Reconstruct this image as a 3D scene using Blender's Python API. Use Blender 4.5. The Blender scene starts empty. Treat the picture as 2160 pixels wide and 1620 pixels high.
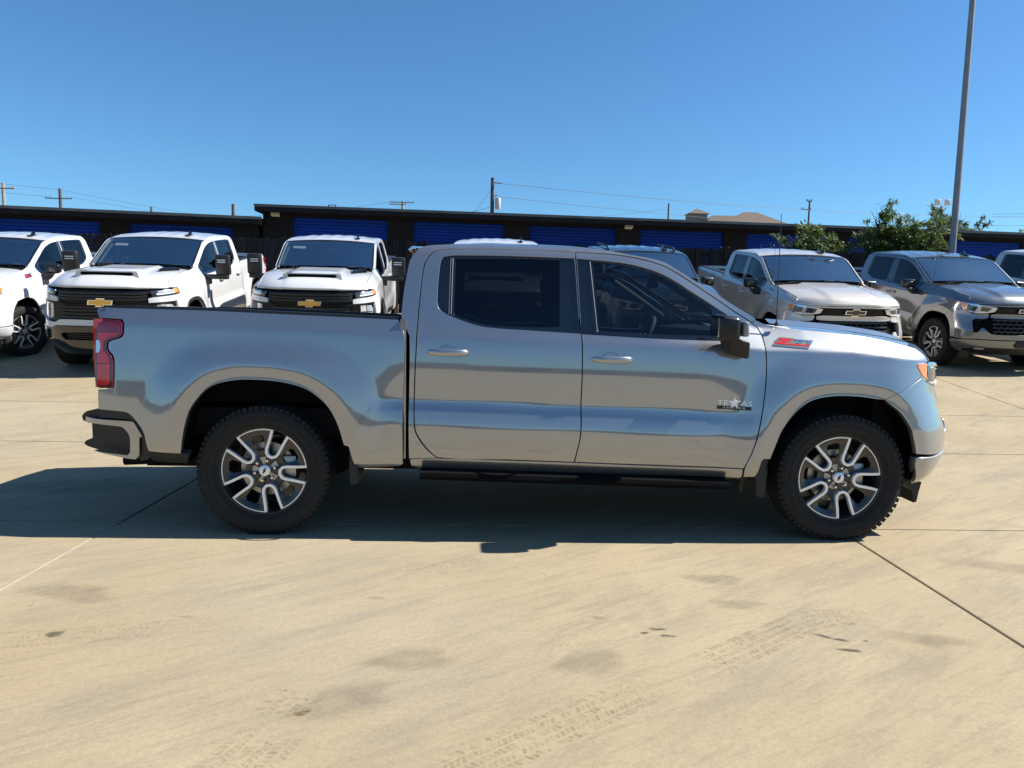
import bpy, bmesh, math, random
import numpy as np
from mathutils import Vector, Matrix
from mathutils.geometry import delaunay_2d_cdt
random.seed(7)
SC = bpy.context.scene
COL = SC.collection

# ------------------------------------------------------------------ camera
cam = bpy.data.cameras.new('camera'); cam_ob = bpy.data.objects.new('camera', cam); COL.objects.link(cam_ob)
CAM_POS = Vector((1.4413, -5.4842, 1.4645)); PITCH, ROLL, YAW = 0.10216, 0.01945, 0.03059
_f = Vector((math.sin(YAW)*math.cos(PITCH), math.cos(YAW)*math.cos(PITCH), -math.sin(PITCH)))
_r = Vector((math.cos(YAW), -math.sin(YAW), 0)); _u = _r.cross(_f)
_r2 = _r*math.cos(ROLL) + _u*math.sin(ROLL); _u2 = _u*math.cos(ROLL) - _r*math.sin(ROLL)
cam_ob.matrix_world = Matrix(((_r2.x, _u2.x, -_f.x, CAM_POS.x), (_r2.y, _u2.y, -_f.y, CAM_POS.y), (_r2.z, _u2.z, -_f.z, CAM_POS.z), (0, 0, 0, 1)))
cam.sensor_fit = 'HORIZONTAL'; cam.sensor_width = 36.0; cam.lens = 36.0*1500/2160
cam.clip_start = 0.05; cam.clip_end = 3000
SC.camera = cam_ob

# ------------------------------------------------------------------ sky, sun, exposure
SUN_EL = math.radians(45.3)
world = bpy.data.worlds.new('World'); SC.world = world; world.use_nodes = True
wn = world.node_tree.nodes; wl = world.node_tree.links; wn.clear()
sky = wn.new('ShaderNodeTexSky'); sky.sky_type = 'NISHITA'; sky.sun_disc = False
sky.sun_elevation = SUN_EL; sky.sun_rotation = math.radians(90); sky.altitude = 200
sky.air_density = 1.0; sky.dust_density = 0.45; sky.ozone_density = 3.0
bg = wn.new('ShaderNodeBackground'); bg.inputs['Strength'].default_value = 0.05
wo = wn.new('ShaderNodeOutputWorld'); tint = wn.new('ShaderNodeMix'); tint.data_type = 'RGBA'; tint.blend_type = 'MULTIPLY'; tint.inputs[0].default_value = 1; tint.inputs[7].default_value = (.72, 1.19, 1.50, 1)
wl.new(sky.outputs[0], tint.inputs[6]); wl.new(tint.outputs[2], bg.inputs['Color']); wl.new(bg.outputs[0], wo.inputs['Surface'])
sun = bpy.data.lights.new('sun', 'SUN'); sun.energy = 5.0; sun.angle = math.radians(0.53); sun.color = (1.0, 0.955, 0.88)
sun_ob = bpy.data.objects.new('sun', sun); COL.objects.link(sun_ob)
SUN_DIR = Vector((-math.cos(SUN_EL), -0.075*math.sin(SUN_EL), -math.sin(SUN_EL))).normalized()
sun_ob.rotation_euler = SUN_DIR.to_track_quat('-Z', 'Y').to_euler(); sun_ob.location = (20, 0, 30)
SC.view_settings.view_transform = 'Standard'; SC.view_settings.look = 'None'
SC.view_settings.exposure = 1.0; SC.view_settings.gamma = 1.0; SC.view_settings.use_curve_mapping = False
SC.cycles.use_denoising = True
SC.cycles.max_bounces = 10; SC.cycles.transparent_max_bounces = 16

# ------------------------------------------------------------------ materials
MAT = {}
def new_mat(name):
    m = bpy.data.materials.new(name); m.use_nodes = True
    nt = m.node_tree; b = nt.nodes['Principled BSDF']; MAT[name] = m
    return m, nt, b
def setp(b, **k):
    for key, v in k.items():
        s = b.inputs.get(key.replace('_', ' '))
        if s is None: continue
        if isinstance(v, (tuple, list)) and len(v) == 3 and s.type == 'RGBA': v = (*v, 1)
        s.default_value = v
def N(nt, t, **k):
    n = nt.nodes.new(t)
    for a, v in k.items(): setattr(n, a, v)
    return n
def simple(name, col, rough=.5, metal=0., coat=0., noise=0., nscale=30., spec=.5, bump=0., **kw):
    m, nt, b = new_mat(name)
    setp(b, Base_Color=col, Roughness=rough, Metallic=metal, Coat_Weight=coat, Coat_Roughness=.03, Specular_IOR_Level=spec, **kw)
    if noise or bump:
        tc = N(nt, 'ShaderNodeTexCoord'); nz = N(nt, 'ShaderNodeTexNoise'); nz.inputs['Scale'].default_value = nscale
        nz.inputs['Detail'].default_value = 5; nt.links.new(tc.outputs['Object'], nz.inputs['Vector'])
        if noise:
            mx = N(nt, 'ShaderNodeMix', data_type='RGBA', blend_type='MULTIPLY'); mx.inputs[0].default_value = 1
            rp = N(nt, 'ShaderNodeMapRange'); rp.inputs[3].default_value = 1-noise; rp.inputs[4].default_value = 1+noise
            nt.links.new(nz.outputs['Fac'], rp.inputs[0]); nt.links.new(rp.outputs[0], mx.inputs[7]); mx.inputs[6].default_value = (*col, 1)
            nt.links.new(mx.outputs[2], b.inputs['Base Color'])
        if bump:
            bp = N(nt, 'ShaderNodeBump'); bp.inputs['Strength'].default_value = bump; bp.inputs['Distance'].default_value = .01
            nt.links.new(nz.outputs['Fac'], bp.inputs['Height']); nt.links.new(bp.outputs[0], b.inputs['Normal'])
    return m
def paint(name, col, metal=.75, rough=.42, sharp=.13, mixf=.5):
    """metallic car paint: a tight and a broad flake lobe under clear coat, with a thin film of dust"""
    m, nt, b = new_mat(name); L = nt.links.new
    setp(b, Base_Color=col, Metallic=metal, Roughness=rough, Coat_Weight=1.0, Coat_Roughness=.02, Coat_IOR=1.5)
    b2 = N(nt, 'ShaderNodeBsdfPrincipled'); setp(b2, Base_Color=col, Metallic=metal, Roughness=sharp, Coat_Weight=1.0, Coat_Roughness=.02, Coat_IOR=1.5)
    tc = N(nt, 'ShaderNodeTexCoord'); nz = N(nt, 'ShaderNodeTexNoise'); nz.inputs['Scale'].default_value = 900; nz.inputs['Detail'].default_value = 1
    L(tc.outputs['Object'], nz.inputs['Vector'])
    rp = N(nt, 'ShaderNodeMapRange'); rp.inputs[1].default_value = .3; rp.inputs[2].default_value = .7; rp.inputs[3].default_value = .88; rp.inputs[4].default_value = 1.12
    L(nz.outputs['Fac'], rp.inputs[0])
    mx = N(nt, 'ShaderNodeMix', data_type='RGBA', blend_type='MULTIPLY'); mx.inputs[0].default_value = 1; mx.inputs[6].default_value = (*col, 1)
    L(rp.outputs[0], mx.inputs[7]); L(mx.outputs[2], b.inputs['Base Color']); L(mx.outputs[2], b2.inputs['Base Color'])
    n2 = N(nt, 'ShaderNodeTexNoise'); n2.inputs['Scale'].default_value = 2.2; n2.inputs['Detail'].default_value = 6; n2.inputs['Roughness'].default_value = .65
    L(tc.outputs['Object'], n2.inputs['Vector'])
    r2 = N(nt, 'ShaderNodeMapRange'); r2.inputs[1].default_value = .35; r2.inputs[2].default_value = .75; r2.inputs[3].default_value = mixf-.06; r2.inputs[4].default_value = mixf+.06
    L(n2.outputs['Fac'], r2.inputs[0])
    ms = N(nt, 'ShaderNodeMixShader'); L(r2.outputs[0], ms.inputs[0]); L(b.outputs[0], ms.inputs[1]); L(b2.outputs[0], ms.inputs[2]); L(ms.outputs[0], nt.nodes['Material Output'].inputs['Surface'])
    return m
def glass(name, tint, refl=1.0, gcol=(1, 1, 1)):
    m, nt, b = new_mat(name); nt.nodes.remove(b)
    tr = N(nt, 'ShaderNodeBsdfTransparent'); tr.inputs[0].default_value = (*tint, 1)
    gl = N(nt, 'ShaderNodeBsdfGlossy'); gl.inputs['Roughness'].default_value = .005; gl.inputs[0].default_value = (*gcol, 1)
    fr = N(nt, 'ShaderNodeFresnel'); fr.inputs[0].default_value = 1.52
    mr = N(nt, 'ShaderNodeMath', operation='MULTIPLY'); mr.inputs[1].default_value = refl; nt.links.new(fr.outputs[0], mr.inputs[0])
    mx = N(nt, 'ShaderNodeMixShader'); nt.links.new(mr.outputs[0], mx.inputs[0]); nt.links.new(tr.outputs[0], mx.inputs[1]); nt.links.new(gl.outputs[0], mx.inputs[2])
    nt.links.new(mx.outputs[0], nt.nodes['Material Output'].inputs['Surface'])
    return m
paint('paint_silver', (.350, .358, .368), metal=.85, rough=.40, sharp=.06, mixf=.50)
paint('paint_white', (.55, .55, .555), metal=0., rough=.4, sharp=.3)
paint('paint_tan', (.60, .54, .47), metal=.25, rough=.42, sharp=.16)
paint('paint_grey', (.19, .205, .225), metal=.8, rough=.38, sharp=.14)
paint('paint_dark', (.085, .10, .125), metal=.8, rough=.36, sharp=.14)
simple('gloss_black', (.006, .006, .007), rough=.12, coat=1.)
simple('mirror_black', (.007, .007, .008), rough=.3, spec=.4)
simple('grille_black', (.006, .006, .0065), rough=.35, spec=.25)
simple('satin_black', (.012, .012, .013), rough=.45)
simple('plastic', (.010, .010, .011), rough=.6, noise=.2, nscale=60)
simple('liner', (.0035, .0035, .004), rough=.95, spec=.1)
simple('chassis', (.006, .006, .0065), rough=.8, spec=.2)
simple('rubber', (.016, .0155, .015), rough=.78, noise=.35, nscale=14, spec=.3)
simple('chrome', (.86, .87, .88), rough=.07, metal=1.)
simple('machined', (.86, .87, .88), rough=.38, metal=.45)
simple('wheel_dark', (.028, .029, .031), rough=.3, metal=.4, coat=.6)
simple('steel', (.42, .40, .37), rough=.42, metal=1., noise=.15)
simple('red_lens', (.55, .008, .016), rough=.08, coat=1., noise=.35, nscale=16)
simple('red_deep', (.22, .004, .02), rough=.08, coat=1., noise=.3, nscale=16)
simple('red_dark', (.10, .003, .007), rough=.08, coat=1.)
simple('clear_lens', (.62, .64, .66), rough=.12, metal=.55, coat=1.)
simple('lamp_dark', (.05, .052, .056), rough=.12, metal=.5, coat=1.)
simple('amber_lens', (.85, .24, .03), rough=.15, coat=1.)
simple('badge_red', (.55, .012, .02), rough=.2, coat=1.)
simple('gold', (.66, .42, .10), rough=.28, metal=.55, coat=.5)
simple('interior', (.022, .022, .025), rough=.7, noise=.15, nscale=40)
simple('interior_light', (.16, .165, .17), rough=.75)
simple('mirror_grey', (.20, .205, .21), rough=.35, coat=.4)
simple('paper', (.72, .73, .74), rough=.7, noise=.2, nscale=70)
simple('white_cap', (.78, .78, .77), rough=.3, coat=.6)
glass('glass_front', (.24, .27, .28), .9)
glass('glass_rear', (.085, .095, .10), .8)
glass('glass_shield', (.45, .50, .49), .42)
def pchip(xs, ys, n=1200):
    xs=np.array(xs,float); ys=np.array(ys,float); h=np.diff(xs); d=np.diff(ys)/h
    m=np.zeros(len(xs)); m[0]=d[0]; m[-1]=d[-1]
    for i in range(1,len(xs)-1):
        if d[i-1]*d[i]>0:
            w1=2*h[i]+h[i-1]; w2=h[i]+2*h[i-1]; m[i]=(w1+w2)/(w1/d[i-1]+w2/d[i])
    X=np.linspace(xs[0],xs[-1],n); k=np.clip(np.searchsorted(xs,X)-1,0,len(xs)-2)
    t=(X-xs[k])/h[k]; t2=t*t; t3=t2*t
    return X,(2*t3-3*t2+1)*ys[k]+(t3-2*t2+t)*h[k]*m[k]+(-2*t3+3*t2)*ys[k+1]+(t3-t2)*h[k]*m[k+1]
# inward offset of the body side from its widest plane, by height
PX,PY=pchip([.30,.40,.45,.50,.56,.64,.70,.725,.79,.85,.875,.92,1.0,1.08,1.15,1.22,1.266,1.276,1.33,1.36,1.5,1.65,1.80,1.855,1.885,1.90,1.95],
            [.16,.085,.045,.022,.012,.008,.008,.010,.022,.040,.0445,.046,.0465,.048,.052,.058,.0645,.067,.086,.096,.132,.172,.214,.238,.275,.32,.60])
# doors only: bed and fender keep no lower ledge
QX,QY=pchip([.30,.40,.45,.50,.60,.75,.9,1.0,1.08,1.15,1.22,1.266,1.276,1.33,1.36,1.5,1.65,1.80,1.855,1.885,1.90,1.95],
            [.16,.085,.045,.022,.018,.022,.030,.038,.046,.054,.0615,.067,.069,.086,.096,.132,.172,.214,.238,.275,.32,.60])
ARCH_R=np.array([(-0.508,0.45),(-0.502,0.528),(-0.476,0.688),(-0.442,0.805),(-0.394,0.88),(-0.328,0.948),(-0.248,0.985),(-0.134,1.006),(-0.035,1.007),(0.071,1.002),(0.192,0.984),(0.292,0.949),(0.382,0.885),(0.441,0.818),(0.489,0.719),(0.523,0.602),(0.55,0.45)])
ARCH_F=np.array([(3.235,0.45),(3.252,0.526),(3.28,0.637),(3.317,0.732),(3.362,0.801),(3.422,0.87),(3.489,0.921),(3.57,0.949),(3.687,0.963),(3.826,0.96),(3.942,0.946),(4.02,0.92),(4.092,0.869),(4.152,0.798),(4.191,0.716),(4.216,0.633),(4.224,0.578),(4.23,0.4)])
def _cr(p,n=3):
    out=[]; m=len(p)
    for i in range(m-1):
        a,b,c,d=p[max(i-1,0)],p[i],p[i+1],p[min(i+2,m-1)]
        for k in range(n):
            t=k/n; out.append(.5*((2*b)+(c-a)*t+(2*a-5*b+4*c-d)*t*t+(3*b-a-3*c+d)*t**3))
    out.append(p[-1]); return np.array(out)
ARCH_RS,ARCH_FS=_cr(ARCH_R),_cr(ARCH_F)
def sstep(a,b,x):
    t=np.clip((x-a)/(b-a),0,1); return t*t*(3-2*t)
def polydist(x,z,pl):
    best=np.full(np.shape(x),1e9)
    for (ax,az),(bx,bz) in zip(pl[:-1],pl[1:]):
        ex,ez=bx-ax,bz-az; t=np.clip(((x-ax)*ex+(z-az)*ez)/(ex*ex+ez*ez),0,1)
        best=np.minimum(best,np.hypot(x-ax-t*ex,z-az-t*ez))
    return best
X0X,X0Y=pchip([.30,.42,.50,.60,.72,.80,.90,1.0,1.1,1.2,1.27,1.35],[4.50,4.62,4.67,4.70,4.70,4.675,4.64,4.62,4.62,4.61,4.56,4.40])
FA,FP,FQ=.62,2.2,3.2
NOSE={"X0":(X0X,X0Y)}
def front_x0(z): return np.interp(z,*NOSE["X0"])
def half_w(x,z):
    x=np.asarray(x,float); z=np.asarray(z,float)
    zz=z+.024*(x-1.6)*sstep(1.5,1.36,z)
    wd=sstep(.62,.95,x)*sstep(3.36,2.75,x)   # door zone weight
    p=np.interp(zz,PX,PY)*wd+np.interp(zz,QX,QY)*(1-wd)
    s=np.minimum(polydist(x,z,ARCH_RS),polydist(x,z,ARCH_FS))
    low=sstep(1.3,1.1,z)
    fl=(.030*(1-sstep(.065,.33,s))-.0085*(1-sstep(.0,.105,s)))*low
    zc=np.interp(x,[2.3,3.0,3.22,3.5,3.8,4.2,4.4],[1.285,1.262,1.240,1.247,1.237,1.195,1.17])
    t=np.clip(z-zc,-.012,.15); sh=np.where(t<.012,(t+.012)**2/.048,t)
    return 1.012-p+fl*.9-.52*sstep(2.3,3.35,x)*sh
def side_y(x,z):
    """lateral half width of the painted side at (x,z): nose and tail drawn in"""
    x=np.asarray(x,float); z=np.asarray(z,float)
    b=half_w(x,z)
    x0=front_x0(z)-FA
    u=np.clip((x-x0)/FA,0,.9999)
    v=b*(1-u**FP)**(1/FQ)
    t=np.clip((-.80-x)/.42,0,1.2)
    return v-.075*t**2.6
# ------------------------------------------------------------------ mesh helpers
def link(o, parent=None):
    COL.objects.link(o)
    if parent is not None: o.parent = parent
    return o
def tag(o, label=None, category=None, group=None, kind=None):
    for k, v in (('label', label), ('category', category), ('group', group), ('kind', kind)):
        if v: o[k] = v
    return o
def empty(name, loc=(0, 0, 0), rz=0.0):
    o = bpy.data.objects.new(name, None); o.location = loc; o.rotation_euler = (0, 0, rz); o.empty_display_size = .3
    return link(o)
def ob(name, me, mat, parent=None, loc=None):
    o = bpy.data.objects.new(name, me)
    if mat is not None:
        m = MAT[mat] if isinstance(mat, str) else mat
        if not me.materials: me.materials.append(m)
        if me.materials[0] != m:
            o.material_slots[0].link = 'OBJECT'; o.material_slots[0].material = m
    if loc is not None: o.location = loc
    return link(o, parent)

class MB:
    """collects simple solids into one mesh"""
    def __init__(s): s.v = []; s.f = []
    def add(s, v, f):
        n = len(s.v); s.v += [tuple(map(float, p)) for p in v]; s.f += [tuple(i+n for i in q) for q in f]; return s
    def box(s, x0, x1, y0, y1, z0, z1):
        v = [(x, y, z) for x in (x0, x1) for y in (y0, y1) for z in (z0, z1)]
        return s.add(v, [(0, 1, 3, 2), (4, 6, 7, 5), (0, 4, 5, 1), (2, 3, 7, 6), (0, 2, 6, 4), (1, 5, 7, 3)])
    def cbox(s, x0, x1, y0, y1, z0, z1, c=.01):
        """box with chamfered edges"""
        bm = bmesh.new(); bmesh.ops.create_cube(bm, size=1)
        for v in bm.verts: v.co = ((x0+x1)/2+v.co.x*(x1-x0), (y0+y1)/2+v.co.y*(y1-y0), (z0+z1)/2+v.co.z*(z1-z0))
        bmesh.ops.bevel(bm, geom=bm.edges[:], offset=c, segments=2, profile=.5, affect='EDGES')
        return s.bm(bm)
    def bm(s, bm, M=None):
        bm.verts.index_update()
        s.add([(M @ v.co if M else v.co) for v in bm.verts], [[v.index for v in f.verts] for f in bm.faces]); bm.free(); return s
    def prism(s, pts, axis, a, b):
        """closed outline in the plane across `axis`, from a to b"""
        def P(u, w, t): return {'x': (t, u, w), 'y': (u, t, w), 'z': (u, w, t)}[axis]
        n = len(pts)
        vs, _, fs, *_r = delaunay_2d_cdt([Vector(p) for p in pts], [], [list(range(n))], 1, 1e-7)
        vv = [(p.x, p.y) for p in vs]; k = len(vv)
        s.add([P(*p, a) for p in vv]+[P(*p, b) for p in vv], [tuple(f) for f in fs]+[tuple(i+k for i in reversed(f)) for f in fs])
        return s.add([P(*p, a) for p in pts]+[P(*p, b) for p in pts], [(i, (i+1) % n, (i+1) % n+n, i+n) for i in range(n)])
    def tube(s, path, r, n=8, cap=True):
        path = [Vector(p) for p in path]; m = len(path); rs = r if isinstance(r, (list, tuple)) else [r]*m
        vs = []; ref = None
        for i, p in enumerate(path):
            t = (path[min(i+1, m-1)]-path[max(i-1, 0)]).normalized()
            if ref is None: ref = t.orthogonal().normalized()
            a = (ref - t*ref.dot(t))
            a = a.normalized() if a.length > 1e-6 else t.orthogonal().normalized(); ref = a; b = t.cross(a)
            for k in range(n):
                w = 2*math.pi*k/n; vs.append(p+(a*math.cos(w)+b*math.sin(w))*rs[i])
        fs = [(i*n+k, i*n+(k+1) % n, (i+1)*n+(k+1) % n, (i+1)*n+k) for i in range(m-1) for k in range(n)]
        if cap: fs += [tuple(reversed(range(n))), tuple((m-1)*n+k for k in range(n))]
        return s.add(vs, fs)
    def lathe(s, prof, n=48, axis='y', close=False):
        """prof: list of (radius, along); revolved about `axis` through the origin"""
        vs = []
        for r, t in prof:
            for k in range(n):
                w = 2*math.pi*k/n; c, d = r*math.cos(w), r*math.sin(w)
                vs.append({'y': (c, t, d), 'z': (c, d, t), 'x': (t, c, d)}[axis])
        m = len(prof); fs = [(i*n+k, i*n+(k+1) % n, (i+1)*n+(k+1) % n, (i+1)*n+k) for i in range(m-1) for k in range(n)]
        if prof[0][0] > 1e-6 and close: fs.append(tuple(range(n)))
        if prof[-1][0] > 1e-6 and close: fs.append(tuple((m-1)*n+k for k in reversed(range(n))))
        return s.add(vs, fs)
    def mesh(s, name, smooth=35, recalc=True):
        me = bpy.data.meshes.new(name); me.from_pydata(s.v, [], s.f); me.update()
        if recalc:
            bm = bmesh.new(); bm.from_mesh(me); bmesh.ops.remove_doubles(bm, verts=bm.verts[:], dist=1e-5)
            bmesh.ops.recalc_face_normals(bm, faces=bm.faces[:]); bm.to_mesh(me); bm.free()
        if smooth:
            me.polygons.foreach_set('use_smooth', [True]*len(me.polygons)); me.set_sharp_from_angle(angle=math.radians(smooth))
        return me

def smooth_line(pts, n=4, corner=38, closed=True):
    """Catmull-Rom through the points; corners sharper than `corner` degrees stay sharp"""
    P = [np.array(p[:2], float) for p in pts]; m = len(P); out = []
    def ang(i):
        if not closed and i in (0, m-1): return 180
        a = P[i]-P[i-1]; b = P[(i+1) % m]-P[i]
        c = np.dot(a, b)/(np.linalg.norm(a)*np.linalg.norm(b)+1e-12); return math.degrees(math.acos(max(-1, min(1, c))))
    cor = [ang(i) > corner for i in range(m)]
    for i in range(m if closed else m-1):
        p1, p2 = P[i], P[(i+1) % m]; L = np.linalg.norm(p2-p1)
        t1 = (p2-P[i-1])/(np.linalg.norm(p2-P[i-1])+1e-12)*L if not cor[i] else (p2-p1)
        q = P[(i+2) % m]; t2 = (q-p1)/(np.linalg.norm(q-p1)+1e-12)*L if not cor[(i+1) % m] else (p2-p1)
        for k in range(n):
            t = k/n; h = t*t*t
            out.append((2*h-3*t*t+1)*p1+(h-2*t*t+t)*t1+(-2*h+3*t*t)*p2+(h-t*t)*t2)
    if not closed: out.append(P[-1])
    return [tuple(p) for p in out]
def densify(pts, step):
    out = []; m = len(pts)
    for i in range(m):
        a = np.array(pts[i]); b = np.array(pts[(i+1) % m]); L = np.linalg.norm(b-a)
        if L < 1e-5: continue
        k = max(1, int(math.ceil(L/step)))
        out += [tuple(a+(b-a)*j/k) for j in range(k)]
    return out
def inside(px, pz, poly):
    poly = np.array(poly); r = np.zeros(px.shape, bool); j = len(poly)-1
    for i in range(len(poly)):
        xi, zi = poly[i]; xj, zj = poly[j]
        if zi != zj:
            r ^= ((zi > pz) != (zj > pz)) & (px < (xj-xi)*(pz-zi)/(zj-zi)+xi)
        j = i
    return r
def panel(name, outline, surf, out, step=.03, holes=(), thick=.02, sm=4, corner=38):
    """a sheet of bodywork: an outline in (u,v) laid on surf(u,v)->xyz, with turned-in edges and exact normals.
    out: vector telling the outer side"""
    loops = [densify(smooth_line(o, sm, corner) if sm > 1 else [tuple(p[:2]) for p in o], step*1.3) for o in [outline, *holes]]
    pts = [p for l in loops for p in l]; edges = []; k = 0
    for l in loops:
        edges += [(k+i, k+(i+1) % len(l)) for i in range(len(l))]; k += len(l)
    B = np.array(loops[0]); u0, v0 = B.min(0); u1, v1 = B.max(0)
    U, V = np.meshgrid(np.arange(u0+step*.5, u1, step), np.arange(v0+step*.5, v1, step)); U = U.ravel(); V = V.ravel()
    ok = inside(U, V, loops[0])
    for h in loops[1:]: ok &= ~inside(U, V, h)
    U, V = U[ok], V[ok]
    if len(U):
        A = np.array(pts); d = np.min(np.hypot(U[:, None]-A[None, :, 0], V[:, None]-A[None, :, 1]), axis=1); ok = d > step*.45
        pts += list(zip(U[ok], V[ok]))
    vs, es, fs, *_ = delaunay_2d_cdt([Vector(p) for p in pts], edges, [], 0, 1e-7)
    Q = np.array([(p.x, p.y) for p in vs]); F = np.array([f for f in fs if len(f) == 3])
    c = Q[F].mean(1); ok = inside(c[:, 0], c[:, 1], loops[0])
    for h in loops[1:]: ok &= ~inside(c[:, 0], c[:, 1], h)
    F = F[ok]
    def ev(u, v): return np.stack(np.broadcast_arrays(*surf(u, v)), -1).astype(float)
    P = ev(Q[:, 0], Q[:, 1]); e = .002
    nn = np.cross(ev(Q[:, 0]+e, Q[:, 1])-ev(Q[:, 0]-e, Q[:, 1]), ev(Q[:, 0], Q[:, 1]+e)-ev(Q[:, 0], Q[:, 1]-e))
    nn /= np.linalg.norm(nn, axis=1, keepdims=True)+1e-12
    # out None: outward from the engine bay
    od = (P-np.array((3.3, 0, 0)))*np.array((1, 1, 0)) if out is None else np.broadcast_to(np.array(out, float), P.shape)
    sg = np.sign(np.einsum('ij,ij->i', nn, od)); sg[sg == 0] = 1; nn *= sg[:, None]
    g = np.cross(P[F[:, 1]]-P[F[:, 0]], P[F[:, 2]]-P[F[:, 0]])
    flip = np.einsum('ij,ij->i', g, nn[F].mean(1)) < 0
    F[flip] = F[flip][:, ::-1]
    # turned-in rim along every boundary edge
    cnt = {}
    for t in F:
        for a, b in ((t[0], t[1]), (t[1], t[2]), (t[2], t[0])):
            cnt[(a, b)] = cnt.get((a, b), 0)+1
    bd = [(a, b) for (a, b) in cnt if (b, a) not in cnt]
    verts = [tuple(p) for p in P]; norms = [tuple(p) for p in nn]; faces = [tuple(int(i) for i in t) for t in F]
    if thick:
        acc = {}
        for a, b in bd:
            en = np.cross(P[b]-P[a], (nn[a]+nn[b])/2); en /= np.linalg.norm(en)+1e-12
            for i in (a, b): acc.setdefault(i, []).append(en)
        idx = {}
        for i, l in acc.items():
            en = np.sum(l, 0); en /= np.linalg.norm(en)+1e-12; r = min(.004, thick*.3)
            ids = []
            for pos, no in ((P[i], nn[i]*.85+en*.5), (P[i]+en*r*.35-nn[i]*r, nn[i]*.35+en*.94), (P[i]-nn[i]*thick, en)):
                ids.append(len(verts)); verts.append(tuple(pos)); norms.append(tuple(no/np.linalg.norm(no)))
            idx[i] = ids
        for a, b in bd:
            A, Bq = idx[a], idx[b]
            for k in (0, 1): faces.append((A[k], A[k+1], Bq[k+1], Bq[k]))
    me = bpy.data.meshes.new(name); me.from_pydata(verts, [], faces); me.update()
    me.polygons.foreach_set('use_smooth', [True]*len(me.polygons))
    me.normals_split_custom_set_from_vertices(norms)
    return me
def grid_mesh(name, G, smooth=40):
    """G: array (n,m,3) of points -> sheet"""
    n, m = G.shape[:2]
    me = bpy.data.meshes.new(name)
    me.from_pydata([tuple(p) for p in G.reshape(-1, 3)], [], [(i*m+j, i*m+j+1, (i+1)*m+j+1, (i+1)*m+j) for i in range(n-1) for j in range(m-1)]); me.update()
    me.polygons.foreach_set('use_smooth', [True]*len(me.polygons))
    if smooth: me.set_sharp_from_angle(angle=math.radians(smooth))
    return me
def text_mesh(name, s, size, ext=.002, shear=0., spacing=1.0):
    cu = bpy.data.curves.new(name, 'FONT'); cu.body = s; cu.size = size; cu.extrude = ext; cu.shear = shear; cu.align_x = 'CENTER'; cu.space_character = spacing; cu.resolution_u = 3
    o = bpy.data.objects.new(name, cu); COL.objects.link(o)
    dg = bpy.context.evaluated_depsgraph_get(); me = bpy.data.meshes.new_from_object(o.evaluated_get(dg)); me.name = name
    bpy.data.objects.remove(o); bpy.data.curves.remove(cu)
    return me
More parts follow.
